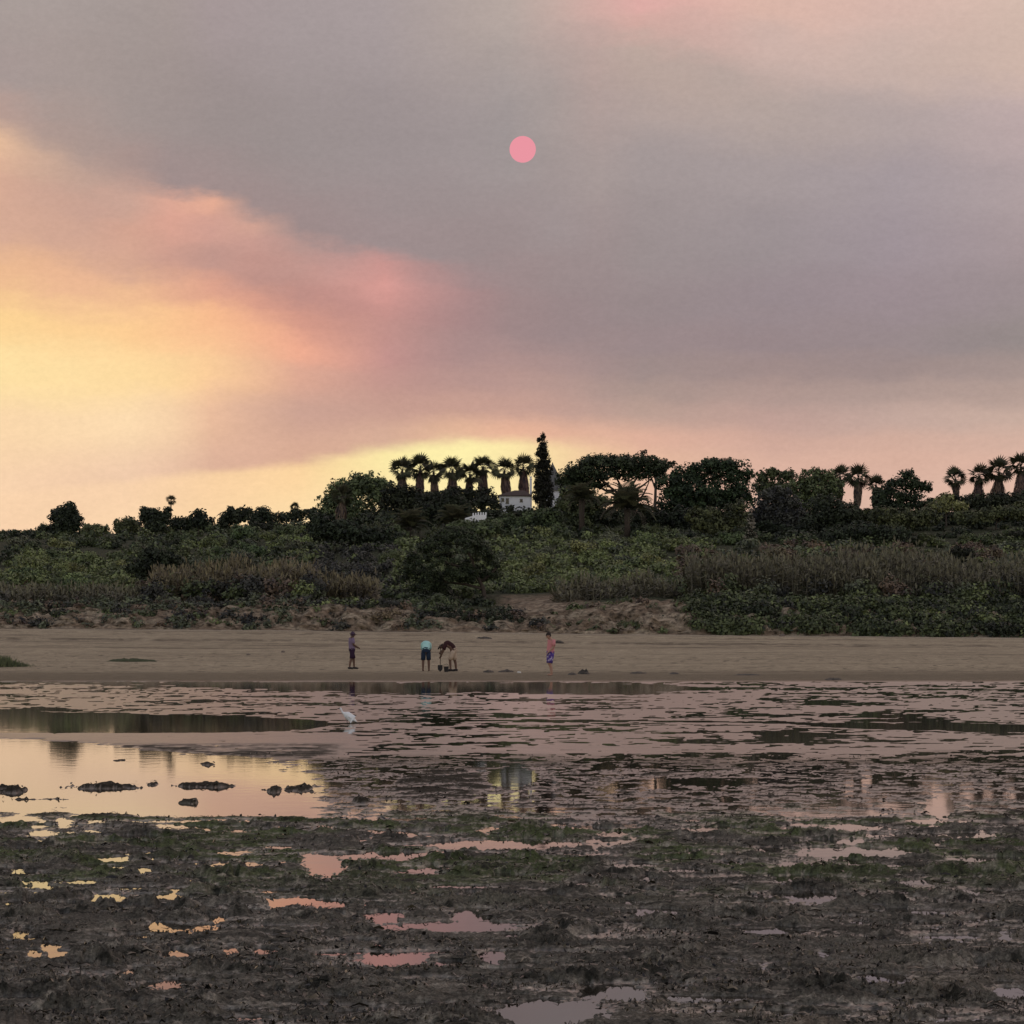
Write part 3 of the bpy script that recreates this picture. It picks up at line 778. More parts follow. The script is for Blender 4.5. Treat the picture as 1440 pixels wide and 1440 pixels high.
for i in range(120):                       # rough bushes along the far left skyline
    px = rg.uniform(-90, 450); d = np.interp(px, [0, 250, 450], [880, 850, 560]) + rg.uniform(-30, 10); x = (px - 720) / F * d; r = rg.uniform(.9, 1.9)
    bands.setdefault('dark' if rg.random() < .5 else 'green', []).append((x, d, hz(x, d) + r * .3, r * 1.8, r * 1.4, r * .9, d))
SC = {'olive': 'olive green low scrub covering parts of the slope', 'green': 'mid green low scrub covering the slope', 'dark': 'dark low scrub between the shrubs and trees',
      'grey': 'grey green low scrub on the bank and slope', 'blue': 'bluish dark low scrub above the beach', 'brown': 'dry brown low scrub on the slope'}
for mname, lst in bands.items():
    Vs = []; Fs = []; Ss = []; off = 0
    for k, lb in enumerate(lst):
        V, Fc, sh = foliage([lb[:6]], max(.21, 4.2 * lb[6] / F), 2.1, 500 + k, .42)
        Vs.append(V); Fs.append(Fc + off); Ss.append(sh); off += len(V)
    tag(mesh_np('scrub', np.concatenate(Vs), np.concatenate(Fs), M[mname], None, np.concatenate(Ss)), SC[mname], 'scrub', kind='stuff')

protos = []
for k in range(7):
    r_ = random.Random(300 + k)
    lb = [(0, 0, .42, .8, .75, .5)]
    for q in range(4 + k % 3):
        a = r_.random() * 6.28; rr = r_.uniform(.35, .7)
        lb.append((math.cos(a) * rr, math.sin(a) * rr, r_.uniform(.25, .75), r_.uniform(.3, .5), r_.uniform(.3, .5), r_.uniform(.25, .42)))
    V, Fc, sh = foliage(lb, .115, 3.6, 40 + k, .34)
    protos.append((V, Fc, sh))
pmesh = []
GRP = {
 'olive': ('olive green rounded shrub in the dense scrub of the slope', 'olive green shrubs on the slope'),
 'green': ('mid green rounded shrub in the dense scrub of the slope', 'mid green shrubs on the slope'),
 'dark': ('very dark green shrub in the scrub of the slope', 'very dark shrubs on the slope'),
 'grey': ('grey green shrub in the scrub of the slope and bank', 'grey green shrubs on the slope'),
 'blue': ('bluish dark shrub in the scrub above the beach', 'bluish dark shrubs above the beach'),
 'brown': ('dry brown shrub in the scrub of the slope', 'dry brown shrubs on the slope'),
}
cnt = 0; SHR = []
while cnt < 285:
    px = rg.uniform(-40, 1480); y = 724 + (862 - 724) * rg.random() ** .9
    if bare(px, y): continue
    if 560 < px < 705 and y > 800: continue
    d = dist_for(px, y)
    if d is None: continue
    mname = zone(px, y, rg)
    k = rg.randrange(7)
    s = rg.uniform(.95, 1.8) * (d / 250) ** .75
    if y > 835: s *= .6
    x = (px - 720) / F * d
    if len(pmesh) < 7:
        k = len(pmesh)
        o = mesh_np('shrub', *protos[k][:2], M[mname], None, protos[k][2]); pmesh.append(o.data)
    else:
        o = bpy.data.objects.new('shrub', pmesh[k]); C.objects.link(o)
    o.material_slots[0].link = 'OBJECT'; o.material_slots[0].material = M[mname]
    o.location = (x, d, hz(x, d) - .15); o.rotation_euler = (0, 0, rg.random() * 6.28); o.scale = (s, s, s * rg.uniform(.75, 1.1))
    SHR.append((mname, px, y, o)); cnt += 1

ORD = ['first', 'second', 'third', 'fourth', 'fifth', 'sixth', 'seventh', 'eighth', 'ninth', 'tenth', 'eleventh', 'twelfth']
CW = {'olive': 'olive green', 'green': 'mid green', 'dark': 'very dark', 'grey': 'grey green', 'blue': 'bluish dark', 'brown': 'dry brown'}
LM = [(-100, 'at the far left edge'), (60, 'below the lone left skyline tree'), (150, 'below the thin skyline palm'), (300, 'below the low spreading skyline trees'), (430, 'below the domed grove tree'),
      (550, 'around the umbrella pine'), (705, 'below the white house'), (780, 'below the flat stone pine'), (930, 'below the large rounded pine'), (1065, 'below the bluish grey tree'), (1160, 'below the clear-crowned palm'),
      (1230, 'below the layered pine'), (1325, 'below the right skirted palms')]
cells = {}
for (mname, px, y, o) in SHR:
    lm = [t for a, t in LM if px >= a][-1]
    bd = 'high on slope' if y < 765 else ('on middle slope' if y < 810 else 'low on slope')
    cells.setdefault((mname, lm, bd), []).append((px, o))
for (mname, lm, bd), lst in cells.items():
    lst.sort(key=lambda t: t[0])
    for i, (px, o) in enumerate(lst):
        lead = 'only' if len(lst) == 1 else ('leftmost' if i == 0 else ('rightmost' if i == len(lst) - 1 else ORD[i] + ' from left'))
        tag(o, '%s %s shrub %s, %s' % (lead, CW[mname], bd, lm), 'shrub', GRP[mname][1])

# thickets that read as one bush each
tree('bush', [(222, 788, 30, 17), (200, 800, 24, 15), (245, 795, 24, 16), (215, 778, 22, 10)], 236, 222, 'dark rounded bush on the left slope, above the grey cane thicket', 'bush', 'dark', leaf=.2, seed=21)
tree('bush', [(1352, 780, 20, 13), (1338, 792, 18, 12), (1368, 795, 15, 14), (1350, 803, 18, 12)], 226, 1350, 'small dark bush standing in the cane thicket at the right', 'bush', 'dark', leaf=.2, seed=22)
tree('bush', [(640, 868, 34, 12), (690, 872, 36, 14), (600, 870, 26, 12), (725, 876, 20, 11)], 194.5, 660, 'dark low bush at the foot of the bank below the umbrella pine', 'bush', 'dark', leaf=.15, seed=23)
tree('bush', [(430, 812, 32, 20), (475, 810, 36, 22), (510, 815, 26, 20), (455, 830, 40, 16)], 216, 470, 'wide bluish dark bush left of the umbrella pine on the bank', 'bush', 'blue', leaf=.17, seed=24)
tree('bush', [(545, 868, 26, 12), (515, 872, 22, 10)], 193.5, 530, 'brownish low bush at the bank foot behind the hatted person', 'bush', 'brown', leaf=.14, seed=25)
tree('bush', [(880, 880, 16, 9), (900, 884, 20, 8)], 192.3, 890, 'small dark bush at the foot of the bare clay face', 'bush', 'green', leaf=.13, seed=26)

# ------------------------------------------------------------------ cane thickets
def canes(patches, seed, name, label, mat):
    r_ = np.random.default_rng(seed)
    V = []; sh = []
    for (x0, x1, d0, d1, h, n) in patches:
        px = r_.uniform(x0, x1, n); d = r_.uniform(d0, d1, n)
        x = (px - 720) / F * d; z = hill_z(x, d) - .1
        clump = .78 + .75 * fbm(x * .45, d * .45, seed + 3, 3)
        H = h * (.45 + .7 * r_.random(n)) * clump
        ang = r_.uniform(0, math.pi, n); w = r_.uniform(.015, .035, n)
        lx = r_.normal(0, .10, n) * H; ly = r_.normal(0, .08, n) * H
        s = r_.random(n) * .6
        cx, sx = np.cos(ang) * w, np.sin(ang) * w
        b = np.stack([x, d, z], 1); t = np.stack([x + lx, d + ly, z + H], 1)
        o = np.stack([cx, sx, 0 * cx], 1)
        V.append(np.stack([b - o, b + o, t + o * .6, t - o * .6], 1).reshape(-1, 3)); sh.append(np.repeat(s, 4))
        # leaves along the stem and a plume at the top
        for q in range(7):
            f = r_.uniform(.1, 1.0, n) if q < 6 else np.full(n, .98)
            p = b + (t - b) * f[:, None]
            a = r_.uniform(0, 6.28, n); L_ = r_.uniform(.25, .6, n)
            dirv = np.stack([np.cos(a) * L_, np.sin(a) * L_, r_.uniform(-.05, .45, n)], 1)
            if q == 6: dirv = np.stack([r_.normal(0, .1, n), r_.normal(0, .1, n), r_.uniform(.3, .6, n)], 1)
            wv_ = np.stack([-np.sin(a) * .05, np.cos(a) * .05, np.full(n, .03)], 1) * (1.5 if q == 6 else 1)
            V.append(np.stack([p - wv_ * .4, p + dirv * .5 - wv_, p + dirv, p + dirv * .5 + wv_], 1).reshape(-1, 3))
            sh.append(np.repeat(np.clip(s + (.35 if q == 6 else .1), 0, 1), 4))
    V = np.concatenate(V); sh = np.concatenate(sh)
    tag(mesh_np(name, V, np.arange(len(V)).reshape(-1, 4), M[mat], None, sh), label, 'canes', kind='stuff')
canes([(965, 1240, 203, 212, 3.1, 3600), (1230, 1490, 203, 214, 3.0, 3000), (1180, 1290, 206, 216, 3.7, 1300)], 71, 'cane_thicket', 'tall grey brown cane thicket across the right part of the bank', 'cane')
canes([(215, 440, 204, 214, 2.6, 2600), (440, 530, 204, 210, 1.8, 600)], 72, 'cane_thicket', 'dry brownish cane thicket on the left part of the bank', 'brown')
canes([(780, 960, 206, 212, 1.5, 500), (0, 220, 204, 212, 1.2, 500)], 73, 'cane_thicket', 'sparse low canes between the olive shrubs and the clay face', 'cane')

# ------------------------------------------------------------------ skyline trees, left to right
tree('tree', [(92, 722, 22, 13), (84, 730, 15, 14), (103, 726, 14, 15), (88, 738, 18, 9), (97, 712, 10, 7)], 850, 92, 'round dark tree standing alone on the far left skyline', seed=31, mat='dark', leaf=.75, cover=4.5)
tree('bush', [(64, 743, 11, 5), (76, 742, 9, 5)], 850, 68, 'low dark bush just left of the lone far left skyline tree', 'bush', 'dark', seed=32, leaf=.7)
tree('bush', [(20, 749, 26, 4), (45, 749, 14, 4)], 860, 30, 'long low dark bush line at the far left end of the skyline', 'bush', 'green', seed=32, leaf=.7)
tree('bush', [(122, 741, 9, 5), (140, 742, 14, 5)], 800, 130, 'low green bush just right of the lone far left skyline tree', 'bush', 'green', seed=33, leaf=.7)
tree('tree', [(178, 735, 17, 9), (168, 739, 9, 7), (188, 738, 10, 7)], 740, 178, 'small rounded tree on the left skyline before the thin palm', 'tree', 'green', seed=34, leaf=.65)
tree('tree', [(212, 722, 16, 11), (203, 720, 8, 8), (226, 727, 12, 10), (234, 720, 8, 10), (218, 736, 20, 8)], 720, 218, 'dark twin-topped tree on the skyline under the thin palm', 'tree', 'dark', seed=35, leaf=.6)
tree('bush', [(250, 733, 14, 8), (262, 735, 10, 7)], 700, 254, 'low dark bush right of the thin skyline palm', 'bush', 'dark', seed=36, leaf=.6)
tree('tree', [(278, 725, 14, 11), (270, 731, 10, 8), (290, 732, 12, 7)], 680, 279, 'small peaked dark tree on the left skyline', 'tree', 'dark', seed=37, leaf=.6)
tree('tree', [(332, 722, 16, 9), (318, 728, 12, 9), (345, 719, 12, 8), (325, 716, 6, 4)], 640, 332, 'low spreading dark tree on the skyline, left of a twin crown', 'tree', 'dark', seed=38, leaf=.55)
tree('tree', [(371, 720, 13, 10), (362, 727, 14, 9), (382, 728, 10, 8)], 620, 370, 'dark round-topped tree on the skyline between the low tree and tiny palm', 'tree', 'dark', seed=39, leaf=.55)
tree('bush', [(400, 725, 12, 6), (420, 722, 14, 7), (440, 719, 12, 8)], 560, 420, 'low dark hedge-like bush leading up to the big dark grove', 'bush', 'dark', seed=40, leaf=.5)
# the dark grove below the palms
tree('tree', [(520, 680, 24, 18), (500, 688, 28, 22), (478, 695, 20, 22), (460, 708, 18, 20), (538, 692, 20, 20), (505, 710, 45, 22), (480, 728, 40, 16)], 395, 500, 'big dark domed tree at the left end of the palm grove', 'tree', 'green', seed=41, cover=4)
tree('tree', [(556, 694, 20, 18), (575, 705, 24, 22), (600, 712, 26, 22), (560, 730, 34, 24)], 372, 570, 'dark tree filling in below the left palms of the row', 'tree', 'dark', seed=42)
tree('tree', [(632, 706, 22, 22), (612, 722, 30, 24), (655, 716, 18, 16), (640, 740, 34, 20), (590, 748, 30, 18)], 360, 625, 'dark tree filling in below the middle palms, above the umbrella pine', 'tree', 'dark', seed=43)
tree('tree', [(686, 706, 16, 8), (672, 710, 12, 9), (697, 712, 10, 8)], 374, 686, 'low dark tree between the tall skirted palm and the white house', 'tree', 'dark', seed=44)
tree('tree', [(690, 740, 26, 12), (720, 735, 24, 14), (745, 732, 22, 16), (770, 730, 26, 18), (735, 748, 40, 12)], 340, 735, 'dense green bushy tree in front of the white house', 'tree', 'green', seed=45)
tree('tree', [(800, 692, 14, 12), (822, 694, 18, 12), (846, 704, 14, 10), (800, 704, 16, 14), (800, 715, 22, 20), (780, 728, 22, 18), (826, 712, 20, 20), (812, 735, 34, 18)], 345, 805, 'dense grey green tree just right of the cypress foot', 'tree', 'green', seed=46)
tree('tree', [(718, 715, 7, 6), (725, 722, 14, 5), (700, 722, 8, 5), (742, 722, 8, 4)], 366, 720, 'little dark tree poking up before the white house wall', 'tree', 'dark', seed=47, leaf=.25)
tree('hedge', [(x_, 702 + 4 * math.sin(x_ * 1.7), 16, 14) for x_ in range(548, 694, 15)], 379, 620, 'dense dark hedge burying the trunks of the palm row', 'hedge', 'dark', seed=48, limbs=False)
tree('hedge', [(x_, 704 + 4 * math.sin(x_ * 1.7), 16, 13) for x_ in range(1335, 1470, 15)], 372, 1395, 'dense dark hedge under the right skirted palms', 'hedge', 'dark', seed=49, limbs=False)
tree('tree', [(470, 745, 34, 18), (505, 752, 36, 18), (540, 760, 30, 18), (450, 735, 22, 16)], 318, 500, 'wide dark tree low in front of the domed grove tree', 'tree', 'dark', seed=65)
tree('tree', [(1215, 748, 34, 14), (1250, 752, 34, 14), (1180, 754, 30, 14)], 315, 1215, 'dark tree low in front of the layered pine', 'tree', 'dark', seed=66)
# broad stone pine on the skyline: flat crown, spreading limbs against the sky
base = Vector(((873 - 720) / F * 372, 372, hz((873 - 720) / F * 372, 372)))
root = empty('stone_pine', base)
tag(root, 'broad flat-topped stone pine with sky showing through its limbs', 'tree')
lob = [(868, 652, 52, 13), (830, 660, 36, 14), (905, 655, 36, 14), (802, 668, 20, 11), (850, 646, 34, 9), (888, 648, 30, 9), (848, 668, 36, 9), (815, 674, 20, 8), (890, 668, 34, 8), (925, 662, 16, 13), (810, 682, 24, 9), (838, 680, 22, 8), (795, 676, 16, 9)]
V, Fc, sh = foliage(px_lobes(lob, 372, base, .9, 1.5, 3), .30, 4.6, 51, .32, up=.8)
mesh_np('crown', V, Fc, M['pine'], root, sh)
def rel(px, py, d=372, dyy=0.0): p = P(px, py, d) - base; return (p.x, p.y + dyy, p.z)
mb = MB(); mb.tube([rel(880, 735), rel(882, 722), rel(880, 705), rel(876, 694)], [.42, .36, .32, .3], 9)
mb.build('trunk', M['bark'], root, True)
for k, pts in enumerate([[(877, 700), (864, 690), (850, 680), (838, 668)], [(878, 705), (890, 692), (905, 682), (922, 668)], [(876, 694), (874, 685), (868, 672), (862, 660)], [(879, 698), (886, 686), (893, 676), (900, 662)], [(864, 690), (852, 690), (838, 682), (822, 672)], [(880, 712), (896, 706), (906, 694), (914, 676)]]):
    mb = MB(); mb.tube([rel(a, b, 372, (k % 3 - 1) * .7 * i) for i, (a, b) in enumerate(pts)], [.2, .16, .12, .06], 6); mb.build('limb', M['bark'], root, True)
tree('tree', [(915, 645, 10, 6), (902, 637, 6, 3), (930, 650, 12, 7), (945, 652, 8, 6), (907, 634, 4, 2)], 392, 920, 'ragged twiggy treetop rising behind the stone pine crown', 'tree', 'dark', seed=52, leaf=.3, cover=2.6, clump=.5)
tree('tree', [(1000, 660, 36, 17), (1035, 664, 26, 19), (970, 668, 28, 18), (945, 684, 26, 22), (985, 692, 44, 24), (1030, 690, 30, 20), (1015, 652, 30, 9), (950, 704, 28, 20), (1000, 706, 40, 14), (1040, 706, 22, 14), (970, 712, 36, 12)], 366, 990, 'large rounded dark pine with domed crown right of the stone pine', 'tree', 'pine', seed=53, cover=4.2)
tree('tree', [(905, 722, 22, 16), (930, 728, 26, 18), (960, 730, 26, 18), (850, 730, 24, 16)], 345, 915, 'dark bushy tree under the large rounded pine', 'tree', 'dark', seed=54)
tree('tree', [(990, 728, 26, 20), (1012, 740, 26, 18), (1035, 722, 18, 22)], 335, 1010, 'mid green tree left of the tiered flowering plant', 'tree', 'green', seed=55)
tree('tree', [(1092, 712, 34, 24), (1075, 728, 24, 24), (1110, 732, 30, 24), (1090, 696, 24, 14)], 345, 1092, 'rounded bluish grey tree right of the tiered flowering plant', 'tree', 'blue', seed=56)
tree('tree', [(1072, 672, 12, 12), (1088, 666, 12, 10), (1105, 670, 12, 12), (1070, 688, 14, 14), (1095, 686, 24, 12)], 385, 1085, 'loose-topped green tree behind the bluish grey tree', 'tree', 'green', seed=57, clump=.42)
tree('tree', [(1140, 674, 22, 16), (1125, 682, 16, 14), (1160, 672, 18, 14), (1145, 692, 34, 18), (1172, 684, 18, 16), (1150, 664, 8, 7), (1140, 702, 34, 14), (1120, 708, 30, 12)], 378, 1148, 'leafy green tree on the skyline left of the right palms', 'tree', 'green', seed=58, cover=4.5)
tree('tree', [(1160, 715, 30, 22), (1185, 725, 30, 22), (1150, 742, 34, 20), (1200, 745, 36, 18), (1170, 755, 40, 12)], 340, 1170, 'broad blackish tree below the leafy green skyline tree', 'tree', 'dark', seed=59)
tree('pine_tree', [(1275, 668, 14, 9), (1262, 680, 18, 10), (1250, 692, 20, 10), (1285, 682, 18, 12), (1302, 684, 11, 9), (1240, 702, 18, 12), (1275, 698, 30, 10), (1312, 706, 9, 7), (1255, 712, 32, 9), (1240, 706, 22, 10), (1290, 710, 24, 9)], 368, 1268, 'layered dark pine with a peaked top between the right palms', 'tree', 'pine', seed=60, cover=3.8)
tree('tree', [(1240, 725, 30, 14), (1270, 730, 34, 16), (1300, 728, 24, 15), (1255, 745, 36, 14)], 340, 1265, 'dense green tree below the layered pine', 'tree', 'green', seed=61)
tree('tree', [(1328, 702, 14, 10), (1320, 712, 16, 10), (1345, 712, 18, 8)], 360, 1330, 'low light green bushy tree left of the skirted palm group', 'tree', 'olive', seed=62)
tree('tree', [(1370, 728, 34, 12), (1410, 722, 30, 12), (1440, 720, 28, 14)], 350, 1400, 'wide low green tree below the right skirted palms', 'tree', 'green', seed=63)

# front umbrella pine, with puffs of needles
PD = 212
bx = 678
base = Vector(((bx - 720) / F * PD, PD, hz((bx - 720) / F * PD, PD)))
root = empty('umbrella_pine', base)
tag(root, 'broad dark umbrella pine leaning over the bank in front of the hill', 'tree')
lob = []
r_ = random.Random(5)
k = PD / F
def pr(px, py): p = P(px, py, PD) - base; return p
cc = pr(634, 806)
for i in range(150):
    th = r_.uniform(-.15, math.pi + .15); ph = r_.uniform(-math.pi, 0.5)
    el_ = r_.random() ** .8 * math.pi / 2
    a = r_.uniform(0, 2 * math.pi)
    X = math.cos(a) * math.cos(el_) * 66; Y = math.sin(a) * math.cos(el_) * 60; Z = math.sin(el_) * 55
    Z += 6 * math.sin(X * .05 + 1)
    lob.append((cc.x + X * k, Y * k, cc.z + Z * k, r_.uniform(8, 13) * k, r_.uniform(8, 13) * k, r_.uniform(5, 8) * k))
for i in range(45):
    a = r_.uniform(0, 2 * math.pi); R_ = r_.uniform(10, 60)
    lob.append((cc.x + math.cos(a) * R_ * k, math.sin(a) * R_ * k, cc.z + r_.uniform(-12, 12) * k - (10 * k if math.cos(a) < 0 else -2 * k), 12 * k, 12 * k, 8 * k))
V, Fc, sh = foliage(lob, .13, 2.6, 77, .6, up=.9)
mesh_np('crown', V, Fc, M['pine'], root, sh)
mb = MB(); mb.tube([pr(680, 850), pr(681, 838), pr(679, 826), pr(672, 812), pr(660, 800)], [.22, .17, .15, .15, .12], 9); mb.build('trunk', M['bark'], root, True)
for pts in ([(679, 828), (655, 822), (625, 818), (590, 812)], [(676, 818), (690, 808), (698, 798)], [(665, 806), (640, 795), (615, 785)], [(668, 808), (665, 790), (655, 770)]):
    mb = MB(); mb.tube([pr(*q) for q in pts], [.12, .10, .08, .04][:len(pts)], 6); mb.build('limb', M['bark'], root, True)

# cypress
base = Vector(((763 - 720) / F * 368, 368, hz((763 - 720) / F * 368, 368)))
root = empty('cypress', base); tag(root, 'tall narrow dark cypress standing beside the white house', 'tree')
lob = [(763, 614, 4.5, 6), (758, 619, 3, 4), (763, 626, 6.5, 10), (759, 636, 6, 8), (766, 640, 6, 10), (762, 652, 9, 12), (769, 650, 6, 8), (757, 662, 8, 12), (770, 664, 8, 12), (763, 678, 12, 16), (758, 692, 10, 18), (770, 694, 10, 18), (764, 712, 13, 16)]
V, Fc, sh = foliage(px_lobes(lob, 368, base, 1.0), .20, 6, 81, .35, up=.6)
mesh_np('crown', V, Fc, M['cypress'], root, sh)
mb = MB(); mb.tube([(0, 0, -.3), (0, 0, 4), (0, 0, 9)], [.25, .18, .05]); mb.build('trunk', M['bark'], root, True)

# ------------------------------------------------------------------ palms
def fan_frond():
    V = []; Fc = []
    def quad(a, b, c, d): 
        o = len(V); V.extend([a, b, c, d]); Fc.append((o, o + 1, o + 2, o + 3))
    quad((0, -.02, 0), (0, .02, 0), (.42, .012, .02), (.42, -.012, .02))
    for i in range(11):
        a = math.radians(-80 + 16 * i); l = .62 * (1 - .12 * abs(i - 5) / 5)
        dr = -.10 - .10 * abs(i - 5) / 5
        ca, sa = math.cos(a), math.sin(a)
        w = .045
        p0 = (.40, 0, .02); m1 = (.40 + ca * l * .55 - sa * w, sa * l * .55 + ca * w, .03 + dr * .25)
        m2 = (.40 + ca * l * .55 + sa * w, sa * l * .55 - ca * w, .01 + dr * .25); e = (.40 + ca * l, sa * l, dr)
        quad(p0, m2, e, m1)
    return np.array(V), np.array(Fc)
FV, FF = fan_frond()
fan_me = None
def feather_frond():
    V = []; Fc = []
    def quad(a, b, c, d):
        o = len(V); V.extend([a, b, c, d]); Fc.append((o, o + 1, o + 2, o + 3))
    def ax(t): return (t * (1 - .12 * t * t), .34 * t * (1 - t) * 1.1 - .30 * t * t * t)
    n = 20
    for i in range(n):
        t0, t1 = i / n, (i + 1) / n
        x0, z0 = ax(t0); x1, z1 = ax(t1)
        quad((x0, -.008, z0), (x0, .008, z0), (x1, .006, z1), (x1, -.006, z1))
        if i > 1:
            l = .20 * math.sin(math.pi * min(1, .15 + t0 * .8)) + .04
            for s in (-1, 1):
                quad((x0, 0, z0), (x0 + .02, s * .002, z0 + .01), (x0 + l * .55, s * l, z0 - .03), (x0 + l * .5 - .03, s * l * .9, z0 - .035))
    return np.array(V), np.array(Fc)
EV, EF = feather_frond()
FM = {}
def frond_obj(kind, root, i):
    if kind not in FM:
        V, Fc = (FV, FF) if kind == 'fan' else (EV, EF)
        o = mesh_np('frond', V, Fc, M['palm'], root, np.linspace(.2, .8, len(V))); FM[kind] = o.data
        return o
    o = bpy.data.objects.new('frond', FM[kind]); C.objects.link(o); o.parent = root
    return o
def hang(h, r_top, r_mid, n, seed):
    r_ = np.random.default_rng(seed)
    f = r_.random(n) ** .8; a = r_.uniform(0, 6.28, n)
    rad = np.interp(f, [0, .12, .45, .8, 1], [r_top * .6, r_top, r_mid, r_mid * .75, r_mid * .45]) * (.55 + .5 * r_.random(n))
    p = np.stack([np.cos(a) * rad, np.sin(a) * rad, -f * h], 1)
    L_ = r_.uniform(.35, .75, n); w = r_.uniform(.06, .13, n)
    t = np.stack([np.cos(a) * .10, np.sin(a) * .10, -L_], 1)
    o = np.stack([-np.sin(a) * w, np.cos(a) * w, 0 * w], 1)
    V = np.stack([p - o * .5, p + o * .5, p + t * .7 + o, p + t - o * .3], 1).reshape(-1, 3)
    return V, np.arange(len(V)).reshape(-1, 4), np.repeat(r_.random(n), 4)
def fan_palm(px, cy, d, rpx, skirt_px, skirt_w, ground_y, label, seed, group=None, lean=0):
    r_ = random.Random(seed)
    k = d / F
    p = P(px, cy, d)
    gz = min(hz(p.x, d), P(px, ground_y, d).z)
    root = empty('fan_palm', (p.x, d, gz), r_.random() * 6)
    tag(root, label, 'palm', group)
    root.rotation_euler = (r_.uniform(-.09, .09), r_.uniform(-.09, .09), root.rotation_euler.z)
    H = p.z - gz
    mb = MB(); mb.tube([(0, 0, -.3), (.04, 0, H * .5), (0, 0, H)], [.26, .2, .17], 9); mb.build('trunk', M['bark'], root, True)
    if skirt_px:
        V, Fc, sh = hang(skirt_px * k, rpx * k * .34, skirt_w * k * r_.uniform(.42, .85), int(500 + skirt_px * 26), seed)
        V[:, 2] += H - rpx * k * .3
        mesh_np('skirt', V, Fc, M['skirt'], root, sh)
    n = 26
    R_ = rpx * k * r_.uniform(1.25, 1.6)
    for i in range(n):
        o = frond_obj('fan', root, i)
        e = math.radians(84 - 150 * (i / (n - 1)) ** 1.0 + r_.uniform(-9, 9)); a = i * 2.39996 + r_.uniform(-.3, .3)
        s = R_ * r_.uniform(.8, 1.15) * (1.0 if e > -.5 else .8)
        o.location = (0, 0, H); o.rotation_euler = (r_.uniform(-1.3, 1.3) * (1 - .6 * abs(math.sin(e))), -e, a); o.scale = (s, s, s)
    return root
PR = [(565, 662, 13.5, 40, 9, 'leftmost fan palm of the row, half sunk in the dark grove'),
      (589, 659, 15.5, 46, 13, 'big-crowned fan palm, second from the left in the row'),
      (613, 665, 14, 40, 9, 'fan palm third from the left in the row, beside the big-crowned one'),
      (636, 662, 15, 46, 12, 'fan palm with thick skirt in the middle of the row'),
      (657, 668, 14, 46, 9, 'slimmer fan palm just left of the tallest skirted palm'),
      (679, 658, 16, 52, 11, 'tallest fan palm with a long reddish brown skirt, right end of the row')]
for i, (x, y, r, sk, sw, lb) in enumerate(PR): fan_palm(x, y, 386 + (i % 3) * 5, r, sk, sw, 716, lb, 600 + i)
fan_palm(715, 662, 392, 16, 34, 12, 716, 'bushy fan palm directly behind the white house', 610)
fan_palm(738, 657, 394, 15, 44, 9, 716, 'fan palm behind the chimney, between the house and cypress', 611)
fan_palm(1178, 671, 388, 12, 30, 8, 716, 'small fan palm in the leafy green tree, left of the others at right', 612)
fan_palm(1205, 672, 384, 15, 34, 9, 716, 'fan palm with clear crown between the leafy tree and layered pine', 613)
fan_palm(1231, 683, 384, 12, 26, 8, 716, 'short fan palm close to the left side of the layered pine', 614)
fan_palm(1347, 674, 386, 15, 34, 6, 712, 'fan palm leaning out at the left of the right skirted group', 615)
fan_palm(1374, 670, 380, 14, 50, 20, 712, 'fan palm over a very thick grey skirt in the right group', 616)
fan_palm(1403, 664, 382, 16, 58, 17, 712, 'fan palm with thick grey skirt near the right edge', 617)
fan_palm(1434, 656, 378, 17, 62, 18, 712, 'tallest fan palm of the right group, at the picture edge', 618)
fan_palm(1462, 664, 382, 15, 58, 16, 712, 'fan palm half cut by the right picture edge', 619)
fan_palm(240, 704, 760, 6, 0, 2, 740, 'tiny thin-stemmed palm on the left skyline', 620)
fan_palm(414, 713, 640, 5, 0, 2, 735, 'tiny palm top on the skyline just left of the dark grove', 621)
fan_palm(478, 698, 382, 12, 34, 15, 740, 'short palm with grey hanging skirt in the left of the dark grove', 622)

def feather_palm(px, cy, d, rpx, ground_y, label, seed, n=38):
    r_ = random.Random(seed); k = d / F
    p = P(px, cy, d); gz = min(hz(p.x, d), P(px, ground_y, d).z)
    root = empty('date_palm', (p.x, d, gz)); tag(root, label, 'palm')
    H = p.z - gz
    mb = MB(); mb.tube([(0, 0, -.3), (0, 0, H * .6), (0, 0, H)], [.38, .34, .36], 9); mb.build('trunk', M['bark'], root, True)
    for i in range(n):
        o = frond_obj('feather', root, i)
        e = math.radians(78 - 95 * (i / (n - 1)) + r_.uniform(-6, 6)); a = i * 2.39996
        s = rpx * k * r_.uniform(.9, 1.1)
        o.location = (0, 0, H); o.rotation_euler = (r_.uniform(-.3, .3), -e, a); o.scale = (s, s, s)
feather_palm(882, 716, 335, 44, 748, 'large dark date palm below the limbs of the stone pine', 631)
feather_palm(818, 702, 338, 30, 735, 'date palm with arching fronds right of the cypress', 632)
feather_palm(575, 742, 335, 34, 765, 'dark date palm low in the grove above the umbrella pine', 633)
feather_palm(640, 735, 338, 34, 760, 'dark date palm beside the crenellated wall', 634)

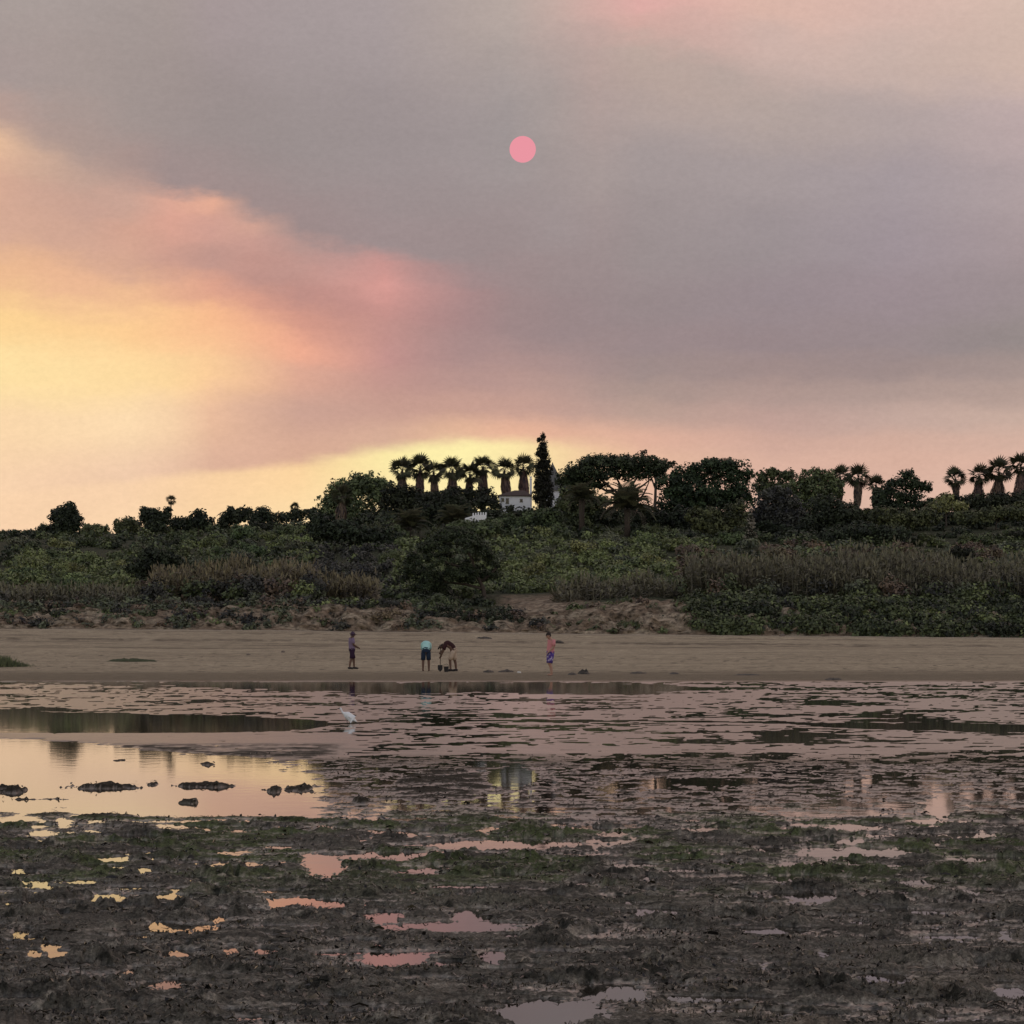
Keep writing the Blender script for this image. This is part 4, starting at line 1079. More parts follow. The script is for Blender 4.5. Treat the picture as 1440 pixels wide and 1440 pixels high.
# tiered flowering plant
base = Vector(((1055 - 720) / F * 318, 318, hz((1055 - 720) / F * 318, 318)))
root = empty('flowering_plant', base); tag(root, 'conical plant with tiers of pale flowers among dark trees', 'plant')
k = 318 / F
mb = MB(); mb.tube([(0, 0, 0), (0, 0, P(0, 716, 318).z - base.z)], [.12, .05]); mb.build('stem', M['bark'], root)
lob = []
for i in range(11):
    y = 718 + i * 4.6; w = 3 + i * 1.15
    z = P(0, y, 318).z - base.z
    V, Fc, sh = foliage([(0, 0, z, w * k, w * k, 1.0 * k)], .14, 4, 700 + i, .5); 
    mesh_np('flower_tier', V, Fc, M['flower'], root, sh)
    lob.append((0, 0, z - 2.4 * k, w * k * .9, w * k * .9, 1.8 * k))
V, Fc, sh = foliage(lob, .18, 4, 720, .5); mesh_np('leaves', V, Fc, M['dark'], root, sh)

# ------------------------------------------------------------------ white house
HDist = 380.0
kh = HDist / F
def HP(px, py, d=HDist): return P(px, py, d)
hb = HP(724, 724); root = empty('house', hb); tag(root, 'small white house with low tiled roof and tall chimney beside the cypress', 'house')
W = 44 * kh; Hh = (724 - 697) * kh; Dp = 5.0
mb = MB(); mb.box((0, Dp / 2, Hh / 2 - 1), (W, Dp, Hh + 2)); wall = mb.build('wall', M['white'], root)
e = .22
mb = MB()
rz_ = Hh + .03
mb.add([(-W / 2 - e, -e, rz_), (W / 2 + e, -e, rz_), (W / 2 + e, Dp + e, rz_), (-W / 2 - e, Dp + e, rz_), (-W * .5 + 2.1, Dp * .5, rz_ + .8), (W * .5 - .9, Dp * .5, rz_ + .8),
        (-W / 2 - e, -e, rz_ - .1), (W / 2 + e, -e, rz_ - .1), (W / 2 + e, Dp + e, rz_ - .1), (-W / 2 - e, Dp + e, rz_ - .1)],
       [(0, 1, 5, 4), (1, 2, 5), (2, 3, 4, 5), (3, 0, 4), (6, 7, 1, 0), (7, 8, 2, 1), (8, 9, 3, 2), (9, 6, 0, 3), (9, 8, 7, 6)])
roof = mb.build('roof', M['tile'], root)
mb = MB()
for i in range(26):                       # rows of round tiles running down the front slope
    xx = -W / 2 - e + (i + .5) * (W + 2 * e) / 26
    t = min(1, max(0, (xx + W / 2 + e) / 2.3)); t2 = min(1, max(0, (W / 2 + e - xx) / 1.1)); f = min(t, t2)
    mb.tube([(xx, -e - .02, rz_ + .02), (xx, -e + (Dp * .5 + e) * f, rz_ + .02 + .8 * f)], .045, 5)
mb.build('roof_tiles', M['tile'], roof)['kind'] = 'stuff'
mb = MB(); cx = (746.5 - 724) * kh
ctop = (724 - 673) * kh
mb.box((cx, 2.2, ctop / 2), (3.2 * kh, .35, ctop)); mb.box((cx, 2.2, ctop + .04), (4.4 * kh, .5, .08)); mb.box((cx, 2.2, ctop + .2), (2.4 * kh, .28, .24)); mb.box((cx, 2.2, ctop + .36), (4.4 * kh, .5, .08))
mb.build('chimney', M['white'], root)
for (wx, wy, ww, wh) in ((707, 703, 3.2, 4.2), (713.5, 704.5, 3.6, 7), (733, 704, 3, 4)):
    x = (wx - 724) * kh; z = (724 - wy) * kh; a = ww * kh; b = wh * kh
    mb = MB()
    mb.box((x, -.03, z + b / 2), (a + .12, .06, .06)); mb.box((x, -.03, z - b / 2), (a + .16, .10, .07))
    mb.box((x - a / 2, -.03, z), (.06, .06, b - .06)); mb.box((x + a / 2, -.03, z), (.06, .06, b - .06)); mb.box((x, -.02, z), (.03, .04, b - .06))
    w_ = mb.build('window', M['frame'], root)
    mb = MB(); mb.box((x, -.01, z), (a - .06, .012, b - .06)); mb.build('pane', M['glass'], w_)
tree('bush', [(648, 740, 20, 11), (662, 741, 18, 11), (676, 741, 18, 12), (692, 741, 20, 12), (670, 750, 34, 14)], 319, 670, 'green bushes right below the crenellated white wall', 'bush', 'green', seed=67, limbs=False)
# turret with pointed roof
tb = HP(777, 716, 388); root = empty('turret', tb); kt = 388 / F
tag(root, 'small turret with pointed grey roof half hidden behind the cypress', 'turret')
mb = MB(); mb.lathe([(15 * kt, -2), (15 * kt, (716 - 688) * kt)], 16); mb.build('wall', M['white'], root)
mb = MB(); mb.lathe([(19 * kt, (716 - 690) * kt), (18.5 * kt, (716 - 687) * kt), (10 * kt, (716 - 670) * kt), (1.2 * kt, (716 - 653) * kt), (.3 * kt, (716 - 650) * kt)], 16); mb.build('roof', M['slate'], root)
# crenellated wall
cb = HP(671, 733, 326); root = empty('crenellated_wall', cb); kc = 326 / F
tag(root, 'low white garden wall with a row of battlements left of the house', 'wall')
mb = MB(); mb.add([(-12 * kc, 0, -4), (13 * kc, 0, -4), (13 * kc, 0, 9 * kc), (-1 * kc, 0, 9 * kc), (-8 * kc, 0, 7 * kc), (-17 * kc, 0, 4.5 * kc), (-17 * kc, 0, -4),
        (-12 * kc, .4, -4), (13 * kc, .4, -4), (13 * kc, .4, 9 * kc), (-1 * kc, .4, 9 * kc), (-8 * kc, .4, 7 * kc), (-17 * kc, .4, 4.5 * kc), (-17 * kc, .4, -4)],
       [(0, 1, 2, 3, 4, 5, 6), (13, 12, 11, 10, 9, 8, 7), (1, 8, 9, 2), (2, 9, 10, 3), (3, 10, 11, 4), (4, 11, 12, 5), (5, 12, 13, 6), (6, 13, 7, 0), (0, 7, 8, 1)])
mb.build('wall', M['white'], root)
mm = None
for i in range(6):
    x = (-5.5 + i * 3.55) * kc; z = (9 if x > -1 * kc else 8.0) * kc
    if mm is None:
        mb = MB(); mb.box((0, .2, 0), (2.0 * kc, .36, 3.6 * kc)); mb.box((0, .2, 1.95 * kc), (1.2 * kc, .25, .5 * kc)); o = mb.build('merlon', M['white'], root); mm = o.data
    else:
        o = bpy.data.objects.new('merlon', mm); C.objects.link(o); o.parent = root
    o.location = (x, 0, z + 1.5 * kc)

# ------------------------------------------------------------------ figures
def skin_bake(name, verts, edges, radii, mat, parent, root=0, sub=1):
    me = bpy.data.meshes.new(name); me.from_pydata([tuple(v) for v in verts], edges, [])
    ob = bpy.data.objects.new(name, me); C.objects.link(ob)
    m = ob.modifiers.new('skin', 'SKIN'); m.use_smooth_shade = True
    if not me.skin_vertices: 
        me.skin_vertices.data if False else None
    sv = me.skin_vertices[0].data if len(me.skin_vertices) else None
    if sv is None:
        bpy.context.view_layer.objects.active = ob
        bpy.ops.mesh.customdata_skin_add(); sv = me.skin_vertices[0].data
    radii = [tuple(q * 1.2 for q in r) if isinstance(r, tuple) else r * 1.2 for r in radii]
    for i, r in enumerate(radii):
        sv[i].radius = r if isinstance(r, tuple) else (r, r); sv[i].use_root = (i == root); sv[i].use_loose = False
    s = ob.modifiers.new('sub', 'SUBSURF'); s.levels = sub; s.render_levels = sub
    dg = bpy.context.evaluated_depsgraph_get(); dg.update()
    nm = bpy.data.meshes.new_from_object(ob.evaluated_get(dg))
    bpy.data.objects.remove(ob)
    nm.name = name; nm.materials.clear(); nm.materials.append(mat)
    for p in nm.polygons: p.use_smooth = True
    o = bpy.data.objects.new(name, nm); C.objects.link(o); o.parent = parent
    return o

def chain(verts, edges, radii, start, pts, rs):
    prev = start
    for p, r in zip(pts, rs):
        verts.append(Vector(p)); radii.append(r); i = len(verts) - 1
        if prev is not None: edges.append((prev, i))
        prev = i
    return prev

def etube(mb, pts, ws, ds, n=14):
    pts = [Vector(p) for p in pts]; P2 = []; W2 = []; D2 = []
    for i in range(len(pts) - 1):
        for t in (0, .34, .67):
            a, b = pts[max(i - 1, 0)], pts[i]; c, d = pts[i + 1], pts[min(i + 2, len(pts) - 1)]
            P2.append(.5 * ((2 * b) + (c - a) * t + (2 * a - 5 * b + 4 * c - d) * t * t + (3 * b - a - 3 * c + d) * t ** 3))
            W2.append(ws[i] * (1 - t) + ws[i + 1] * t); D2.append(ds[i] * (1 - t) + ds[i + 1] * t)
    P2.append(pts[-1]); W2.append(ws[-1]); D2.append(ds[-1])
    vs = []; X = Vector((1, 0, 0))
    for i, p in enumerate(P2):
        t = (P2[min(i + 1, len(P2) - 1)] - P2[max(i - 1, 0)]).normalized(); m = t.cross(X).normalized()
        for j in range(n):
            q = 2 * math.pi * j / n; f = 1 + .025 * math.sin(j * 2.3 + i * 1.7)
            vs.append(p + X * W2[i] * math.cos(q) * f + m * D2[i] * math.sin(q) * f)
    fs = [(i * n + j, i * n + (j + 1) % n, (i + 1) * n + (j + 1) % n, (i + 1) * n + j) for i in range(len(P2) - 1) for j in range(n)]
    fs.append(tuple(range(n - 1, -1, -1))); fs.append(tuple((len(P2) - 1) * n + j for j in range(n)))
    mb.add(vs, fs)

def person(loc, rz, scale, label, J, cols, extras):
    """J: joints facing -Y. cols: skin, shirt, shorts, hair materials"""
    root = empty('person', loc, rz, scale); tag(root, label, 'person')
    V = []; E = []; R = []
    chain(V, E, R, None, [J['pelvis']], [.115])
    ch = chain(V, E, R, 0, [J['waist'], J['chest'], J['neck0']], [.105, .125, .062])
    chest = 2
    hd = chain(V, E, R, ch, [J['neck1'], J['jaw'], J['head'], J['top']], [.052, .075, .092, .06])
    for s in ('L', 'R'):
        chain(V, E, R, chest, [J['sh' + s], J['el' + s], J['wr' + s]], [.058, .042, .028])
        w = len(V) - 1
        wr = Vector(J['wr' + s]); dr = (wr - Vector(J['el' + s])).normalized()
        side = dr.cross(Vector((0, 0.2, 1))); side.normalize() if side.length > .01 else None
        nrm = side.cross(dr).normalized()
        palm = wr + dr * .075
        chain(V, E, R, w, [palm], [(.036, .02)]); pi = len(V) - 1
        for q, (o_, l) in enumerate(((-.030, .062), (-.010, .074), (.011, .070), (.030, .054))):
            b0 = palm + side * o_ + dr * .02
            chain(V, E, R, pi, [b0, b0 + dr * l * .5 - nrm * .012, b0 + dr * l * .85 - nrm * .034], [.010, .009, .007])
        tb_ = wr + dr * .035 + side * (.034 if s == 'L' else -.034)
        chain(V, E, R, w, [tb_, tb_ + dr * .03 + side * (.018 if s == 'L' else -.018), tb_ + dr * .06 - nrm * .01], [.012, .011, .008])
        chain(V, E, R, 0, [J['hip' + s], J['kn' + s], J['calf' + s], J['an' + s]], [.085, .055, .052, .036])
        a = len(V) - 1
        an = Vector(J['an' + s]); f = Vector(J['toe' + s]) - an; f.z = 0; f.normalize()
        chain(V, E, R, a, [an - f * .03 - Vector((0, 0, .045)), an + f * .09 - Vector((0, 0, .05)), an + f * .17 - Vector((0, 0, .06))], [.034, .034, .022])
    skin_bake('body', V, E, R, cols[0], root)
    # shirt: one smooth sleeve of cloth round the torso plus two sleeves
    pel = Vector(J['pelvis']); wa = Vector(J['waist']); ch_ = Vector(J['chest']); nk = Vector(J['neck0'])
    mb = MB()
    etube(mb, [pel.lerp(wa, -.15), pel.lerp(wa, .5), wa, wa.lerp(ch_, .55), ch_, ch_.lerp(nk, .6), ch_.lerp(nk, .95)], [.185, .175, .172, .185, .205, .185, .085], [.150, .142, .138, .145, .145, .115, .075])
    for s in ('L', 'R'):
        sh = Vector(J['sh' + s]); elb = Vector(J['el' + s]); inn = ch_.lerp(sh, .55)
        mb.tube([inn, sh, sh.lerp(elb, .4), sh.lerp(elb, .8)], [.075, .088, .080, .078], 10)
    mb.build('shirt', cols[1], root, True)
    mb = MB()
    etube(mb, [pel.lerp(wa, .3), pel, pel - Vector((0, 0, .10))], [.172, .185, .175], [.140, .152, .145])
    for s in ('L', 'R'):
        hp = Vector(J['hip' + s]); kn = Vector(J['kn' + s])
        mb.tube([hp.lerp(kn, -.05), hp.lerp(kn, .2), hp.lerp(kn, .6), hp.lerp(kn, .98)], [.098, .112, .106, .104], 10)
    mb.build('shorts', cols[2], root, True)
    # hair or hat, ears, eyes, nose
    hdv = Vector(J['head']); top = Vector(J['top']); upv = (top - Vector(J['jaw'])).normalized()
    face = Vector(J['face']).normalized()
    sidev = upv.cross(face).normalized()
    mb = MB(); vs = []; nn = 12
    for i in range(7):
        ph = math.pi * .62 * i / 6
        for j in range(nn):
            th = 2 * math.pi * j / nn
            rr = .118 * math.sin(ph); drop = -.0 if math.cos(th) > .4 else -.02 * i / 6 * 2
            q = hdv + upv * (.015 + .122 * math.cos(ph) + drop) + face * (rr * math.cos(th) - .012) + sidev * rr * .88 * math.sin(th)
            if i == 6 and math.cos(th) > .3: q += upv * .07
            if i == 5 and math.cos(th) > .3: q += upv * .03
            vs.append(q)
    fs = [(i * nn + j, i * nn + (j + 1) % nn, (i + 1) * nn + (j + 1) % nn, (i + 1) * nn + j) for i in range(6) for j in range(nn)]
    mb.add(vs, fs); mb.build(extras.get('hair_name', 'hair'), cols[3], root, True)
    mb = MB()
    for sg in (-1, 1):
        c = hdv + sidev * sg * .096 - upv * .02
        mb.tube([c - upv * .03, c + upv * .005, c + upv * .03], [.008, .017, .010], 6)
    mb.build('ears', cols[0], root, True)
    mb = MB(); c = hdv + face * .098 - upv * .015
    mb.tube([c + upv * .03 - face * .01, c - upv * .012 + face * .016, c - upv * .028], [.008, .014, .008], 6); mb.build('nose', cols[0], root, True)
    for sg in (-1, 1):
        mb = MB(); c = hdv + face * .088 + sidev * sg * .035 + upv * .012
        mb.tube([c - sidev * .012, c, c + sidev * .012], [.004, .009, .004], 6); mb.build('eye', M['eye'], root, True)
    mb = MB(); c = hdv + face * .088 - upv * .06
    mb.tube([c - sidev * .025, c + face * .006, c + sidev * .025], [.004, .008, .004], 6); mb.build('mouth', M['lip'], root, True)
    if extras.get('brim'):
        mb = MB(); vs = []
        for rr, zz in ((.10, .045), (.175, .02), (.175, .012), (.10, .037)):
            for j in range(16):
                th = 2 * math.pi * j / 16; vs.append(hdv + upv * zz + face * rr * math.cos(th) + sidev * rr * math.sin(th))
        fs = [(i * 16 + j, i * 16 + (j + 1) % 16, ((i + 1) % 4) * 16 + (j + 1) % 16, ((i + 1) % 4) * 16 + j) for i in range(4) for j in range(16)]
        mb.add(vs, fs); mb.build('brim', cols[3], root, True)
    if extras.get('shoes'):
        for s in ('L', 'R'):
            an = Vector(J['an' + s]); f = Vector(J['toe' + s]) - an; f.z = 0; f.normalize(); g = Vector((0, 0, 1))
            mb = MB(); mb.tube([an - f * .075 - g * .045, an - f * .03 - g * .03, an + f * .06 - g * .04, an + f * .15 - g * .052, an + f * .21 - g * .06], [.036, .052, .05, .042, .022], 9)
            mb.build('shoe', extras['shoes'], root, True)
    return root

def cloth(name, col): return simple(name, col, .9, .18, 6, .15, .01)
M['eye'] = simple('eye', (.03, .025, .02), .3, .1)
M['lip'] = simple('lips', (.25, .10, .08), .6, .1)
skinL = simple('light_skin', (.42, .25, .19), .6, .12, 6); skinD = simple('tanned_skin', (.13, .075, .055), .6, .12, 6)
mauve = cloth('mauve_cotton', (.20, .15, .23)); plum = cloth('dark_plum_cotton', (.035, .018, .04)); hatm = cloth('mauve_hat', (.075, .05, .085))
turq = cloth('turquoise_cotton', (.40, .68, .66)); navy = cloth('navy_cotton', (.022, .035, .065)); hairD = simple('dark_hair', (.022, .015, .012), .7, .3, 30)
maroon = cloth('dark_maroon_cotton', (.045, .020, .022)); beige = cloth('beige_cotton', (.46, .36, .28)); pink = cloth('salmon_cotton', (.58, .24, .25))
black = simple('black_rubber', (.02, .018, .02), .6, .2)
# patterned swim shorts
def pattern_mat():
    m, t, b = new_mat('violet_patterned_cloth'); co = t.nodes.new('ShaderNodeTexCoord')
    n = t.nodes.new('ShaderNodeTexNoise'); n.inputs['Scale'].default_value = 9; n.inputs['Detail'].default_value = 1
    r = t.nodes.new('ShaderNodeValToRGB'); r.color_ramp.elements[0].position = .55; r.color_ramp.elements[0].color = (.07, .035, .24, 1)
    r.color_ramp.elements[1].position = .62; r.color_ramp.elements[1].color = (.45, .38, .55, 1)
    t.links.new(co.outputs['Object'], n.inputs['Vector']); t.links.new(n.outputs['Fac'], r.inputs[0]); t.links.new(r.outputs[0], b.inputs['Base Color'])
    b.inputs['Roughness'].default_value = .85
    return m
violet = pattern_mat()

def stand(**kw):
    J = dict(pelvis=(0, 0, .93), waist=(0, .01, 1.08), chest=(0, .01, 1.27), neck0=(0, .02, 1.43), neck1=(0, 0, 1.49), jaw=(0, -.02, 1.535), head=(0, -.015, 1.61), top=(0, 0, 1.68), face=(0, -1, -.1),
             shL=(.17, .02, 1.38), elL=(.22, .06, 1.12), wrL=(.20, -.06, .90), shR=(-.17, .02, 1.38), elR=(-.22, .06, 1.12), wrR=(-.20, -.06, .90),
             hipL=(.09, 0, .86), knL=(.10, -.03, .49), calfL=(.10, .01, .34), anL=(.10, .02, .09), toeL=(.11, -.15, .03),
             hipR=(-.09, 0, .86), knR=(-.10, -.03, .49), calfR=(-.10, .01, .34), anR=(-.10, .02, .09), toeR=(-.11, -.15, .03))
    J.update(kw); return J
def at_beach(px, py):
    """ground point of the beach seen at this picture point"""
    ds = np.linspace(98, 188, 900); xs = (px - 720) / F * ds
    z = mud_z(xs, ds); yy = HOR - (z - CAM_H) / ds * F
    ok = np.where(yy <= py)[0]; i = ok[0] if len(ok) else len(ds) - 1
    return Vector((xs[i], ds[i], z[i]))
def sc(p, hpx, h): return hpx * p.y / F / h
p1 = at_beach(495, 941)
person(p1, math.radians(112), sc(p1, 53, 1.74), 'person in mauve t-shirt, brimmed hat and dark shorts, standing apart on the left',
       stand(chest=(0, .02, 1.27), head=(0, -.05, 1.60), jaw=(0, -.05, 1.53), neck1=(0, -.02, 1.49), top=(0, -.045, 1.67), elL=(.22, .0, 1.13), wrL=(.14, -.22, 1.02), elR=(-.22, .0, 1.13), wrR=(-.14, -.22, 1.02),
             knL=(.12, -.12, .49), calfL=(.12, -.13, .34), anL=(.12, -.15, .09), toeL=(.14, -.4, .03), knR=(-.12, .06, .48), calfR=(-.12, .12, .34), anR=(-.12, .16, .09), toeR=(-.12, 0, .03)),
       (skinD, mauve, plum, hatm), dict(brim=True, shoes=black, hair_name='hat'))
p2 = at_beach(599, 944)
bend = dict(waist=(0, -.03, 1.05), chest=(0, -.17, 1.19), neck0=(0, -.36, 1.17), neck1=(0, -.46, 1.12), jaw=(0, -.50, 1.07), head=(0, -.55, 1.00), top=(0, -.60, .94), face=(0, -.25, -1),
            shL=(.15, -.28, 1.17), elL=(.17, -.36, .92), wrL=(.10, -.44, .72), shR=(-.15, -.28, 1.17), elR=(-.17, -.36, .92), wrR=(-.10, -.44, .72), pelvis=(0, .06, .92), hipL=(.10, .05, .86), hipR=(-.10, .05, .86))
person(p2, math.radians(180), sc(p2, 42, 1.30), 'person in turquoise shirt and navy shorts, bending forward with back turned',
       stand(**{**bend, 'knL': (.12, 0, .49), 'anL': (.13, .02, .09), 'calfL': (.125, .02, .33), 'knR': (-.12, 0, .49), 'anR': (-.13, .02, .09), 'calfR': (-.125, .02, .33)}), (skinD, turq, navy, hairD), dict(shoes=None))
p3 = at_beach(636, 944)
J3 = stand(**{**bend, 'waist': (0, -.03, 1.07), 'chest': (0, -.20, 1.18), 'neck0': (0, -.36, 1.16), 'neck1': (0, -.41, 1.13), 'jaw': (0, -.44, 1.08), 'head': (0, -.50, 1.05), 'top': (0, -.56, 1.02), 'face': (0, -.4, -1),
              'shL': (.16, -.29, 1.13), 'elL': (.18, -.38, .88), 'wrL': (.07, -.48, .68), 'shR': (-.16, -.29, 1.13), 'elR': (-.18, -.36, .96), 'wrR': (-.03, -.48, .84),
              'knL': (.12, -.10, .49), 'calfL': (.12, -.08, .33), 'anL': (.12, -.07, .09), 'toeL': (.13, -.3, .03), 'knR': (-.12, .10, .48), 'calfR': (-.12, .14, .33), 'anR': (-.12, .16, .09), 'toeR': (-.12, 0, .03)})
s3 = sc(p3, 42, 1.28)
person(p3, math.radians(-90), s3, 'person in dark maroon shirt and beige shorts, bent over digging', J3, (skinD, maroon, beige, hairD), dict(shoes=black))
# spade held upright, and a dark bucket
sp = Vector((p3.x - .52 * s3, p3.y + .02, p3.z)); root = empty('spade', sp); tag(root, 'dark upright spade held by the person digging in beige shorts', 'spade')
mb = MB(); mb.tube([(0, 0, .22), (.01, 0, .6), (.02, 0, 1.0)], .016, 8); mb.build('shaft', M['bark'], root)
mb = MB(); mb.tube([(.02, -.07, 1.02), (.02, .07, 1.02)], .017, 8); mb.tube([(.02, 0, .97), (.02, -.06, 1.02)], .011, 6); mb.tube([(.02, 0, .97), (.02, .06, 1.02)], .011, 6); mb.build('handle', M['bark'], root)
mb = MB(); mb.add([(-.10, -.012, .26), (.10, -.012, .26), (.10, -.012, .08), (0, -.012, -.03), (-.10, -.012, .08), (-.10, .012, .26), (.10, .012, .26), (.10, .012, .08), (0, .012, -.03), (-.10, .012, .08)],
       [(0, 4, 3, 2, 1), (5, 6, 7, 8, 9), (0, 1, 6, 5), (1, 2, 7, 6), (2, 3, 8, 7), (3, 4, 9, 8), (4, 0, 5, 9)]); mb.build('blade', black, root)
bp_ = at_beach(627.5, 945); root = empty('bucket', bp_); tag(root, 'small dark bucket on the sand at the feet of the digger', 'bucket')
mb = MB(); mb.lathe([(.08, 0), (.105, .20), (.115, .21), (.115, .222), (.10, .222), (.095, .20), (.07, .02)], 16); mb.build('shell', black, root)
mb = MB(); mb.tube([(-.11, 0, .21), (-.09, 0, .29), (0, 0, .33), (.09, 0, .29), (.11, 0, .21)], .007, 6); mb.build('handle', black, root)
p4 = at_beach(774, 950)
person(p4, math.radians(-62), sc(p4, 61, 1.72), 'person in salmon shirt and violet patterned shorts, standing on the right near the water',
       stand(chest=(0, .05, 1.27), neck0=(0, .04, 1.43), neck1=(0, -.01, 1.48), jaw=(0, -.07, 1.52), head=(0, -.10, 1.59), top=(0, -.09, 1.67), face=(0, -1, -.5), shL=(.17, .05, 1.37), elL=(.21, .02, 1.12), wrL=(.14, -.14, .96), shR=(-.17, .05, 1.37), elR=(-.22, .12, 1.12), wrR=(-.20, .0, .90),
             knL=(.07, -.06, .49), anL=(.06, .02, .09), calfL=(.065, 0, .34), knR=(-.07, -.02, .49), anR=(-.06, .08, .09), calfR=(-.065, .06, .34)),
       (skinL, pink, violet, hairD), dict(shoes=None))

# ------------------------------------------------------------------ egret
ed = 2 * F / (1017.5 - HOR)
eb = Vector(((489 - 720) / F * ed, ed, 0)); root = empty('egret', eb); tag(root, 'white egret wading in the shallow water, head to the left', 'bird')
ke = ed / F
def ep(px, py, y=0): return Vector(((px - 489) * ke, y, (1017.5 - py) * ke))
featM = simple('white_feathers', (.82, .84, .86), .8, .06, 20)
V = []; E = []; R = []
chain(V, E, R, None, [ep(492, 1008.8)], [.072])
chain(V, E, R, 0, [ep(487, 1004.5), ep(483.6, 1003)], [.058, .026])
chain(V, E, R, 2, [ep(481.2, 1001.5), ep(480.8, 999.8), ep(480.2, 998.2), ep(479, 996.2), ep(477.6, 995.6)], [.016, .0135, .013, .019, .013])
chain(V, E, R, 0, [ep(496.5, 1012), ep(501.5, 1015)], [.046, .012])
skin_bake('body', V, E, R, featM, root, sub=2)
for s in (-1, 1):
    mb = MB(); mb.tube([ep(486.5, 1004.5, s * .045), ep(492, 1008, s * .062), ep(497, 1012, s * .05), ep(502, 1015.6, s * .02)], [.012, .035, .028, .006], 8); mb.build('wing', featM, root, True)
    mb = MB(); mb.tube([ep(491 + s, 1011, s * .03), ep(490 + s * 2, 1014.5, s * .03), ep(491 + s * 2, 1018.5, s * .03)], [.010, .006, .006], 6); mb.build('leg', black, root, True)
mb = MB(); mb.tube([ep(477.8, 995.8), ep(475.2, 996.6), ep(472.8, 997.4)], [.010, .006, .002], 6); mb.build('beak', black, root, True)
mb = MB()
for s in (-1, 1): mb.tube([ep(478.6, 995.8, s * .013), ep(478.2, 995.8, s * .015)], .004, 6)
mb.build('eyes', black, root)

# ------------------------------------------------------------------ weed clumps, stones and grass tufts lying on the beach
M['weed_green'] = simple('green_weed', (.060, .070, .036), .8, .5, 9, .2, .03)
M['wrack'] = simple('dark_wrack', (.035, .030, .022), .6, .5, 9, .4, .03)
def wrack(px, py, wpx, hpx, label, seed, mat='wrack', cat='seaweed'):
    p = at_beach(px, py); k = p.y / F
    nu, nv = 44, 14
    u, v = np.meshgrid(np.linspace(-1, 1, nu), np.linspace(-1, 1, nv), indexing='ij')
    X = u * wpx * k * .55; Y = v * (.35 + wpx * k * .10)
    env = np.clip(1 - u ** 2 - v ** 2 + .35 * fbm(u * 3 + seed * 5, v * 2, 900 + seed, 3), 0, 1) ** .6
    Z = env * hpx * k * (.45 + 1.1 * fbm(X * 3 + seed, Y * 3, 910 + seed, 4, .6, True).clip(-.3, 1)) - .015
    Y = Y + .12 * fbm(X * 2, Y * 2, 930 + seed, 3) * env; X = X + .12 * fbm(X * 2 + 9, Y * 2, 940 + seed, 3) * env
    i = np.arange(nu * nv).reshape(nu, nv)
    q = np.stack([i[:-1, :-1].ravel(), i[1:, :-1].ravel(), i[1:, 1:].ravel(), i[:-1, 1:].ravel()], 1)
    o = mesh_np('seaweed_heap', np.stack([X.ravel(), Y.ravel(), Z.ravel()], 1), q, M[mat], None, smooth=True, loc=p); tag(o, label, cat)
    return o
wrack(712, 945, 22, 3.5, 'flat dark seaweed heap on the sand between the digger and salmon-shirted person', 1)
wrack(687, 945.5, 14, 3, 'small dark seaweed heap just right of the digger', 2)
wrack(805, 949, 12, 3, 'small dark seaweed heap right of the salmon-shirted person', 3)
wrack(821, 948, 16, 6, 'taller tangled dark seaweed heap right of the salmon-shirted person', 4)
wrack(898, 947, 22, 2.5, 'thin dark seaweed streak on the sand below the bare clay face', 5)
wrack(948, 948, 14, 2.5, 'short dark seaweed streak on the wet sand right of centre', 6)
wrack(1050, 949.5, 40, 2, 'long thin seaweed streak on the sand at the right', 7)
wrack(1172, 956, 22, 3, 'dark seaweed heap at the water edge on the right', 8)
wrack(185, 930, 66, 4, 'low flat mat of green weed on the left of the beach', 9, 'weed_green', 'weed')
wrack(680, 898, 22, 2.5, 'dark driftweed lump high on the beach above the digger', 10)
wrack(785, 904, 14, 3, 'dark driftweed lump high on the beach behind the salmon-shirted person', 11)
# sea grass at the left edge
p = at_beach(8, 937); r2 = np.random.default_rng(4); n = 1500
gx = r2.normal(0, .55, n); gy = r2.normal(0, .9, n); h = .5 * np.exp(-(gx + .3) ** 2 / .7) * (.4 + .6 * r2.random(n)) + .05
a = r2.uniform(0, 3.14, n); o_ = np.stack([np.cos(a) * .012, np.sin(a) * .012, 0 * a], 1); b_ = np.stack([gx, gy, 0 * gx - .02], 1); t_ = b_ + np.stack([r2.normal(0, .08, n), r2.normal(0, .08, n), h], 1)
V = np.stack([b_ - o_, b_ + o_, t_ + o_ * .3, t_ - o_ * .3], 1).reshape(-1, 3)
tag(mesh_np('grass_patch', V, np.arange(len(V)).reshape(-1, 4), M['green'], None, np.repeat(r2.random(n), 4), loc=p), 'mound of dark green marsh grass at the left edge of the beach', 'grass', kind='stuff')
def stone(px, py, r, label, mat='stone', seed=1, p=None):
    p = p or at_beach(px, py); r_ = random.Random(seed)
    mb = MB(); mb.lathe([(.3, -.3), (.9, -.1), (1, .2), (.8, .55), (.3, .75)], 9, sq=(1, .8))
    o = mb.build('stone', M[mat], None, True)
    for v in o.data.vertices: v.co *= r * r_.uniform(.85, 1.15)
    o.location = p; tag(o, label, 'stone')
stone(349, 921.5, .11, 'small dark stone on the left beach, the lower of two', seed=1)
stone(398, 917.5, .11, 'small dark stone on the left beach, the upper of two', seed=2)
stone(730, 946.5, .09, 'small white shell lying right of the flat seaweed heap', 'shell', 3)
stone(1100, 893.5, .2, 'dark stone at the top of the beach below the cane thicket', seed=4)

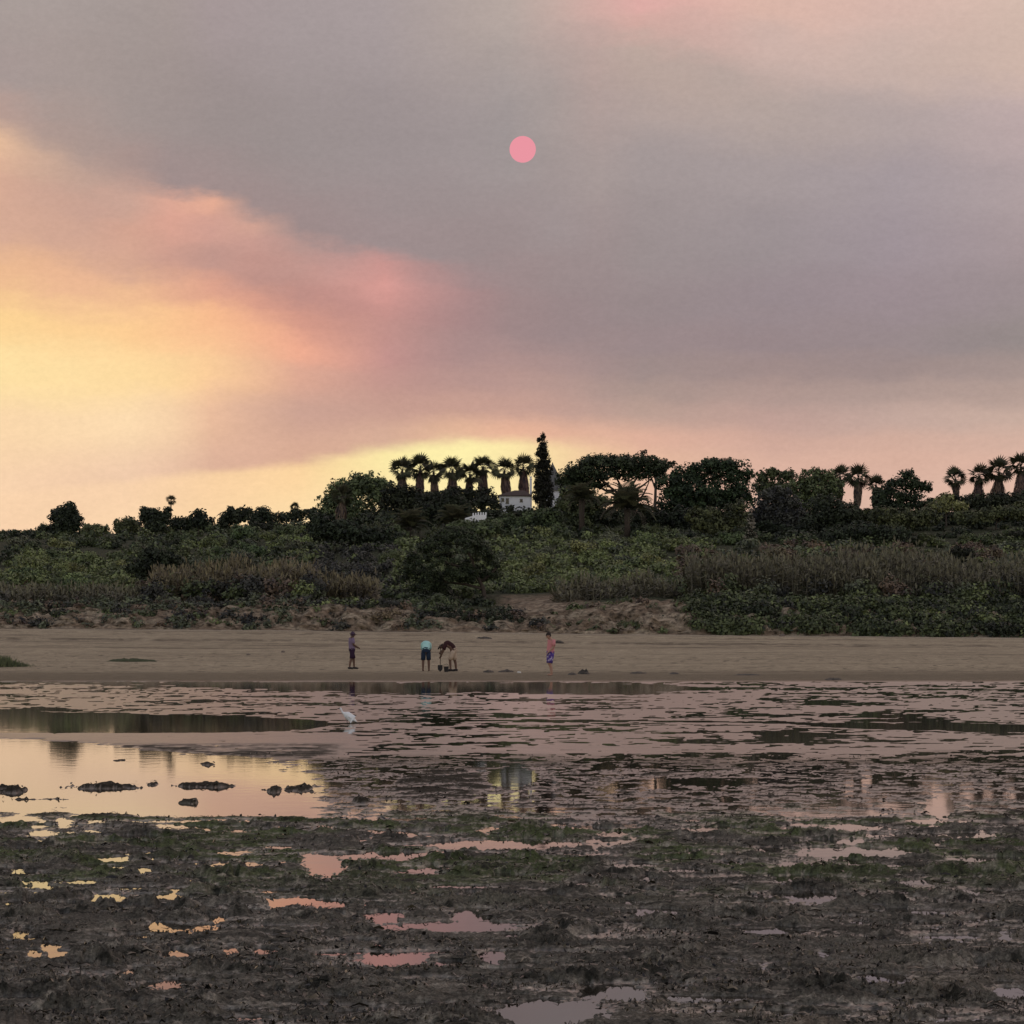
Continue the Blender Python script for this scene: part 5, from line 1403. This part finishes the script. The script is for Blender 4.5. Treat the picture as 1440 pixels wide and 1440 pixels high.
# ------------------------------------------------------------------ loose seaweed on the mud
r3 = np.random.default_rng(77)
n = 44000
py = 1060 + (1446 - 1060) * r3.random(n) ** .9; px = r3.uniform(-40, 1480, n)
d = CAM_H * F / (py - HOR); x = (px - 720) / F * d
keep = fbm(x * 1.6, d * 1.4, 301, 3) + .22 * r3.random(n) > .02
x, d = x[keep], d[keep]; z = mud_z(x, d); k_ = z > .004; x, d, z = x[k_], d[k_], z[k_]; n = len(x)
a = r3.uniform(0, 6.28, n); L_ = (.012 + .11 * r3.random(n) ** 4) * (d / 20) ** .5; w = (.002 + .010 * r3.random(n) ** 3) * (d / 18) ** .5
dv = np.stack([np.cos(a), np.sin(a), 0 * a], 1); sv = np.stack([-np.sin(a), np.cos(a), r3.normal(0, .5, n)], 1) * w[:, None]
b0 = np.stack([x, d, z], 1)
h1 = r3.uniform(.002, .022, n); 
q0 = b0; q1 = b0 + dv * (L_ * .5)[:, None] + np.stack([0 * a, 0 * a, h1], 1); q2 = b0 + dv * L_[:, None] + np.stack([r3.normal(0, .006, n), 0 * a, h1 * r3.uniform(-.2, .6, n)], 1)
V = np.stack([q0 - sv, q0 + sv, q1 + sv, q1 - sv, q2 + sv * .4, q2 - sv * .4], 1).reshape(-1, 3)
i0 = np.arange(n) * 6
Fc = np.concatenate([np.stack([i0, i0 + 1, i0 + 2, i0 + 3], 1), np.stack([i0 + 3, i0 + 2, i0 + 4, i0 + 5], 1)])
tag(mesh_np('seaweed', V, Fc, M['algae'], None, np.repeat(r3.random(n), 6)), 'loose dark seaweed scraps strewn over the near mud', 'seaweed', kind='stuff')

# ------------------------------------------------------------------ the sun's disc seen through the smoke
SD = 9000.0
m, t, b = new_mat('sun_disc'); t.nodes.remove(b)
em = t.nodes.new('ShaderNodeEmission'); em.inputs[0].default_value = lin((234, 150, 162)); em.inputs[1].default_value = 1.0
t.links.new(em.outputs[0], t.nodes['Material Output'].inputs[0])
mb = MB(); rr = 18.5 / F * SD
mb.lathe([(rr * math.sin(math.pi * i / 32) + 1e-4, rr * -math.cos(math.pi * i / 32)) for i in range(33)], 48)
o = mb.build('sun', m, None, True, loc=P(735, 210, SD)); tag(o, 'pink sun disc hanging in the grey smoke above the hill', 'sun')
